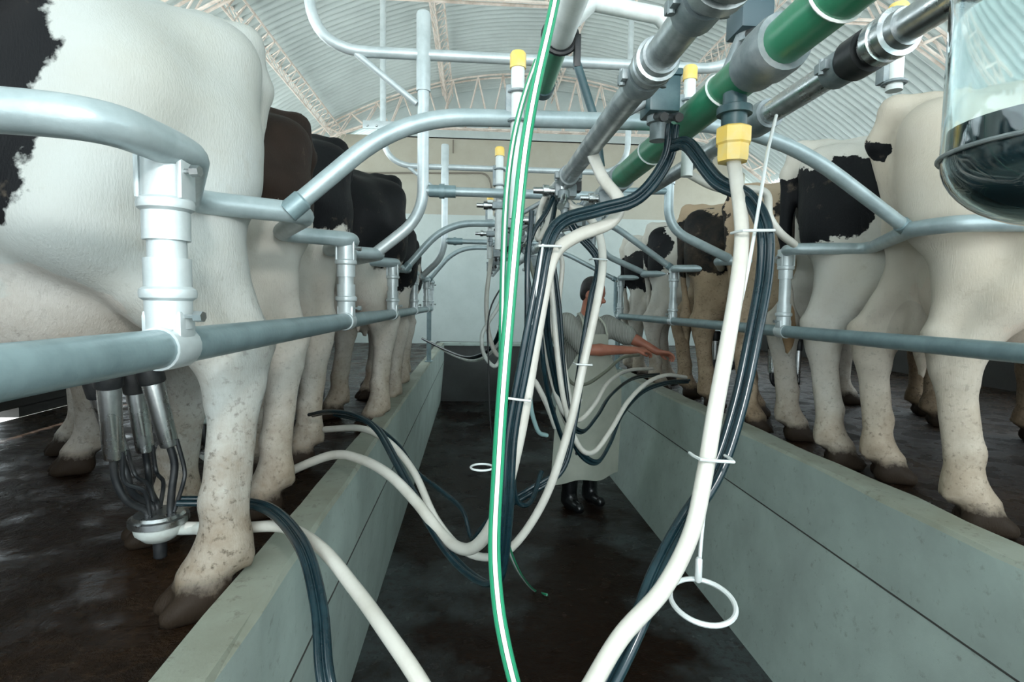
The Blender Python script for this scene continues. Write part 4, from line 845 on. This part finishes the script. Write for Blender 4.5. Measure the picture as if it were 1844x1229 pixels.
# ------------------------------------------------------------------ the worker in the pit
SKIN = mat('skin', (0.42, 0.16, 0.10), 0.5, 0, (0.34, 0.12, 0.075), 9)
HAIR = mat('dark_hair', (0.012, 0.010, 0.010), 0.5, 0, (0.03, 0.026, 0.024), 40)
def cloth(name, a, bcol, stripe=0.0):
    m, nt, b = nodes(name); tc = NN(nt, 'ShaderNodeTexCoord').outputs['Object']; n = noise(nt, tc, 5, 4)
    c = mixc(nt, mrange(nt, n.outputs[0], 0.35, 0.7), a, bcol)
    if stripe:
        w = NN(nt, 'ShaderNodeTexWave'); w.inputs['Scale'].default_value = stripe; w.inputs['Distortion'].default_value = 0.6; nt.links.new(tc, w.inputs[0])
        c = mixc(nt, mrange(nt, w.outputs[1], 0.6, 0.8), c, tuple(q * 0.6 for q in bcol))
    nt.links.new(c, b.inputs['Base Color']); b.inputs['Roughness'].default_value = 0.75; bump(nt, b, noise(nt, tc, 18, 4).outputs[0], 0.3, 0.01); return m
SHIRT = cloth('grey_striped_shirt', (0.40, 0.41, 0.37), (0.30, 0.30, 0.27), 26.0)
APRON = cloth('pale_apron', (0.50, 0.52, 0.44), (0.40, 0.42, 0.35))
PANTS = mat('dark_trousers', (0.02, 0.022, 0.026), 0.7); BOOT = mat('rubber_boot', (0.008, 0.009, 0.010), 0.25)
F = Vector((0.38, -0.925, 0)).normalized(); RT = Vector((F.y, -F.x, 0)); UP = Vector((0, 0, 1)); O = Vector((0.93, 4.62, PF))
def L(f, r, u): return O + F * f + RT * r + UP * u        # forward, to his right, up
shR, shL = L(0.05, 0.19, 1.56), L(0.07, -0.20, 1.54)
elR, wrR = L(0.23, 0.12, 1.35), W(1143, 631, Y=4.35); elL, wrL = W(1128, 604, Y=4.60), W(1184, 634, Y=4.50)
hdc = L(0.10, -0.03, 1.79); look = Vector((0.80, -0.55, -0.22)).normalized(); side = look.cross(UP).normalized(); hup = side.cross(look)
def H(f, s_, u): return hdc + look * f + side * s_ + hup * u
B = Body()
B.cap(L(0, 0, 1.0), L(0.02, 0, 1.42), 0.12, 0.14, 0.05); B.cap(L(0.04, 0.09, 1.48), L(0.05, -0.10, 1.48), 0.09, 0.09, 0.06)
B.cap(L(0.04, 0, 1.55), H(-0.02, 0, -0.06), 0.058, 0.052, 0.03)
rot = [[look.x, side.x, hup.x], [look.y, side.y, hup.y], [look.z, side.z, hup.z]]; rot = np.array(rot).T      # rows: local axes
B.ell(H(-0.005, 0, 0.035), (0.098, 0.076, 0.105), 0.02, rot.T); B.ell(H(0.025, 0, -0.045), (0.066, 0.058, 0.075), 0.03, rot.T)
B.cap(H(0.075, 0, 0.005), H(0.108, 0, -0.030), 0.010, 0.015, 0.012); B.cap(H(0.085, 0, -0.030), H(0.092, 0, -0.034), 0.016, 0.016, 0.01)
B.cap(H(0.078, 0.03, 0.03), H(0.078, -0.03, 0.03), 0.012, 0.012, 0.015); B.cap(H(0.068, 0.018, -0.068), H(0.068, -0.018, -0.068), 0.012, 0.012, 0.008)
B.cap(H(0.055, 0, -0.105), H(0.06, 0, -0.10), 0.022, 0.022, 0.02)
for sg in (1, -1):
    B.ell(H(-0.01, sg * 0.080, -0.005), (0.022, 0.012, 0.034), 0.008, rot.T); B.cap(H(0.078, sg * 0.032, 0.012), H(0.079, sg * 0.032, 0.012), 0.012, 0.012, 0.004)
for sh, el, wr in ((shR, elR, wrR), (shL, elL, wrL)):
    m_ = el.lerp(wr, 0.3); B.cap(sh, el, 0.052, 0.044, 0.03); B.cap(el, m_, 0.044, 0.046, 0.02); B.cap(m_, wr, 0.046, 0.029, 0.02)
def hand(wr, d, n, thumb, curl):
    """palm, five bent fingers of their own length"""
    d = d.normalized(); n = (n - d * n.dot(d)).normalized(); w_ = d.cross(n)
    p = wr + d * 0.09; fl = [0.070, 0.080, 0.075, 0.058]
    for i in range(4): B.cap(wr + d * 0.012 + w_ * (i - 1.5) * 0.012, p + w_ * (i - 1.5) * 0.021, 0.017, 0.0125, 0.012)
    for i in range(4):
        a = p + w_ * (i - 1.5) * 0.022; k = curl + 0.12 * i; q1 = a + (d * math.cos(k * 0.6) + n * math.sin(k * 0.6)) * fl[i] * 0.48
        q2 = q1 + (d * math.cos(k * 1.3) + n * math.sin(k * 1.3)) * fl[i] * 0.32; q3 = q2 + (d * math.cos(k * 2) + n * math.sin(k * 2)) * fl[i] * 0.26
        B.chain([a, q1, q2, q3], [0.0105, 0.0095, 0.0088, 0.0075], 0.004)
    a = wr + d * 0.03 + w_ * thumb * 0.026; q1 = a + (d * 0.55 + w_ * thumb * 0.65 + n * 0.3) * 0.045; q2 = q1 + (d * 0.85 + w_ * thumb * 0.1 + n * 0.5) * 0.035
    B.chain([a, q1, q2], [0.016, 0.0115, 0.009], 0.008)
hand(wrR, Vector((0.9, 0.1, 0.02)), Vector((0.1, 0.3, -1)), -1, 0.75); hand(wrL, Vector((0.9, -0.2, -0.15)), Vector((-0.1, -0.4, -1)), 1, 0.7)
ftR, ftL = L(0.04, 0.12, 0), L(-0.02, -0.13, 0)
for ft, sg in ((ftR, 1), (ftL, -1)): B.cap(L(0, sg * 0.09, 0.95), ft + UP * 0.52 + F * 0.04, 0.085, 0.055, 0.05); B.cap(ft + UP * 0.52 + F * 0.04, ft + UP * 0.12, 0.054, 0.04, 0.03)
me = B.mesh('person', 0.0068); me.materials.append(SKIN); person = link('person', me)
tag(person, 'worker in a pale apron and striped shirt reaching right over the curb', 'person')
def wear(name, body, m, vox=0.012):
    q = body.mesh(name, vox); q.materials.append(m); return link(name, q, person)
S = Body(); S.cap(L(0, 0, 0.98), L(0.02, 0, 1.40), 0.155, 0.168, 0.05); S.cap(L(0.03, 0.12, 1.49), L(0.04, -0.13, 1.48), 0.105, 0.105, 0.06); S.cap(L(0.03, 0.02, 1.55), L(0.035, 0, 1.60), 0.085, 0.066, 0.03)
S.cap(shR, shR.lerp(elR, 0.85), 0.085, 0.075, 0.04); S.cap(shL, shL.lerp(elL, 1.0), 0.088, 0.085, 0.04); S.cap(L(0.0, 0.06, 1.0), L(0.0, -0.06, 1.0), 0.13, 0.13, 0.05)
wear('shirt', S, SHIRT)
T_ = Body()
for ft, sg in ((ftR, 1), (ftL, -1)): T_.cap(L(0, sg * 0.08, 0.98), ft + UP * 0.50 + F * 0.03, 0.112, 0.082, 0.05); T_.cap(ft + UP * 0.50 + F * 0.03, ft + UP * 0.30, 0.082, 0.072, 0.03)
wear('trousers', T_, PANTS, 0.015)
for ft in (ftR, ftL):
    K = Body(); K.cap(ft + UP * 0.36, ft + UP * 0.13, 0.078, 0.062, 0.03); K.cap(ft + UP * 0.10 - F * 0.02, ft + UP * 0.055 + F * 0.02, 0.058, 0.058, 0.03); K.cap(ft + UP * 0.045 - F * 0.05, ft + UP * 0.04 + F * 0.15, 0.045, 0.045, 0.04)
    m2 = K.mesh('boot', 0.011, zmin=PF + 0.002); m2.materials.append(BOOT); link('boot', m2, person)
Hh = Body(); Hh.ell(H(-0.022, 0, 0.060), (0.095, 0.082, 0.092), 0.02, rot.T); Hh.ell(H(-0.06, 0, 0.0), (0.05, 0.072, 0.07), 0.03, rot.T)
wear('hair', Hh, HAIR, 0.008)
# apron: bib, skirt, ties
s = MB(); vs = []; fs = []; nu, nv = 17, 26; th = 0.004
for lay in (0, 1):
    for j in range(nv + 1):
        v = j / nv; u0 = 1.47 - 1.22 * v
        hw = 0.135 + 0.175 * min(1, max(0, (v - 0.10) / 0.25)) + 0.03 * v
        for i in range(nu + 1):
            a = (i / nu - 0.5) * 2; r_ = a * hw
            f = 0.205 - 0.62 * r_ * r_ - (0.012 if v < 0.5 else 0.012 + 0.06 * (v - 0.5)) + 0.010 * math.sin(6 * a + 3 * v) * v - lay * th
            vs.append(L(f, r_, u0 + 0.012 * math.sin(5 * a) * v))
n1 = (nu + 1) * (nv + 1)
for j in range(nv):
    for i in range(nu):
        q = j * (nu + 1) + i; fs.append((q, q + 1, q + nu + 2, q + nu + 1)); fs.append((n1 + q, n1 + q + nu + 1, n1 + q + nu + 2, n1 + q + 1))
for j in range(nv):
    for e in (0, nu): q = j * (nu + 1) + e; fs.append((q, q + nu + 1, n1 + q + nu + 1, n1 + q))
for i in range(nu):
    for e in (0, nv): q = e * (nu + 1) + i; fs.append((q, q + 1, n1 + q + 1, n1 + q))
s.add(vs, fs); apron = s.build('apron', APRON, person)
for sg in (1, -1):
    s = MB(); s.tube(cr([L(0.19, sg * 0.12, 1.46), L(0.16, sg * 0.10, 1.56), L(0.06, sg * 0.07, 1.63), L(-0.03, sg * 0.03, 1.63)], 6), 0.009, 8); s.build('neck_strap', APRON, apron)
MARK = mat('apron_print', (0.10, 0.04, 0.035), 0.7)
# the small unreadable dark print on the bib: a disc and a row of strokes
s = MB()
def onbib(r_, u): return L(0.2035 - 0.62 * r_ * r_ - 0.010, r_, u)
for k, (h_, w_) in enumerate(((0.022, 0.006), (0.022, 0.012), (0.018, 0.006), (0.022, 0.012), (0.020, 0.006))):
    r_ = -0.03 - 0.018 * k; c_ = onbib(r_, 1.335); s.box(c_, (w_, 0.003, h_), Matrix((RT, F, UP)).transposed().to_3x3())
s.build('print', MARK, apron)
s = MB(); c_ = onbib(0.015, 1.33); s.lathe(c_ - F * 0.002, c_ + F, [(0, 0.015), (0.004, 0.015)], 14); s.build('print', MARK, apron)
# eyes and brows
EYE = mat('eye_dark', (0.02, 0.015, 0.012), 0.2)
for sg in (1, -1):
    s = MB(); c_ = H(0.0865, sg * 0.032, 0.012); s.lathe(c_ - look * 0.004, c_ + look, [(0, 0.009), (0.006, 0.007), (0.0075, 0.002)], 12); s.build('eye', EYE, person)
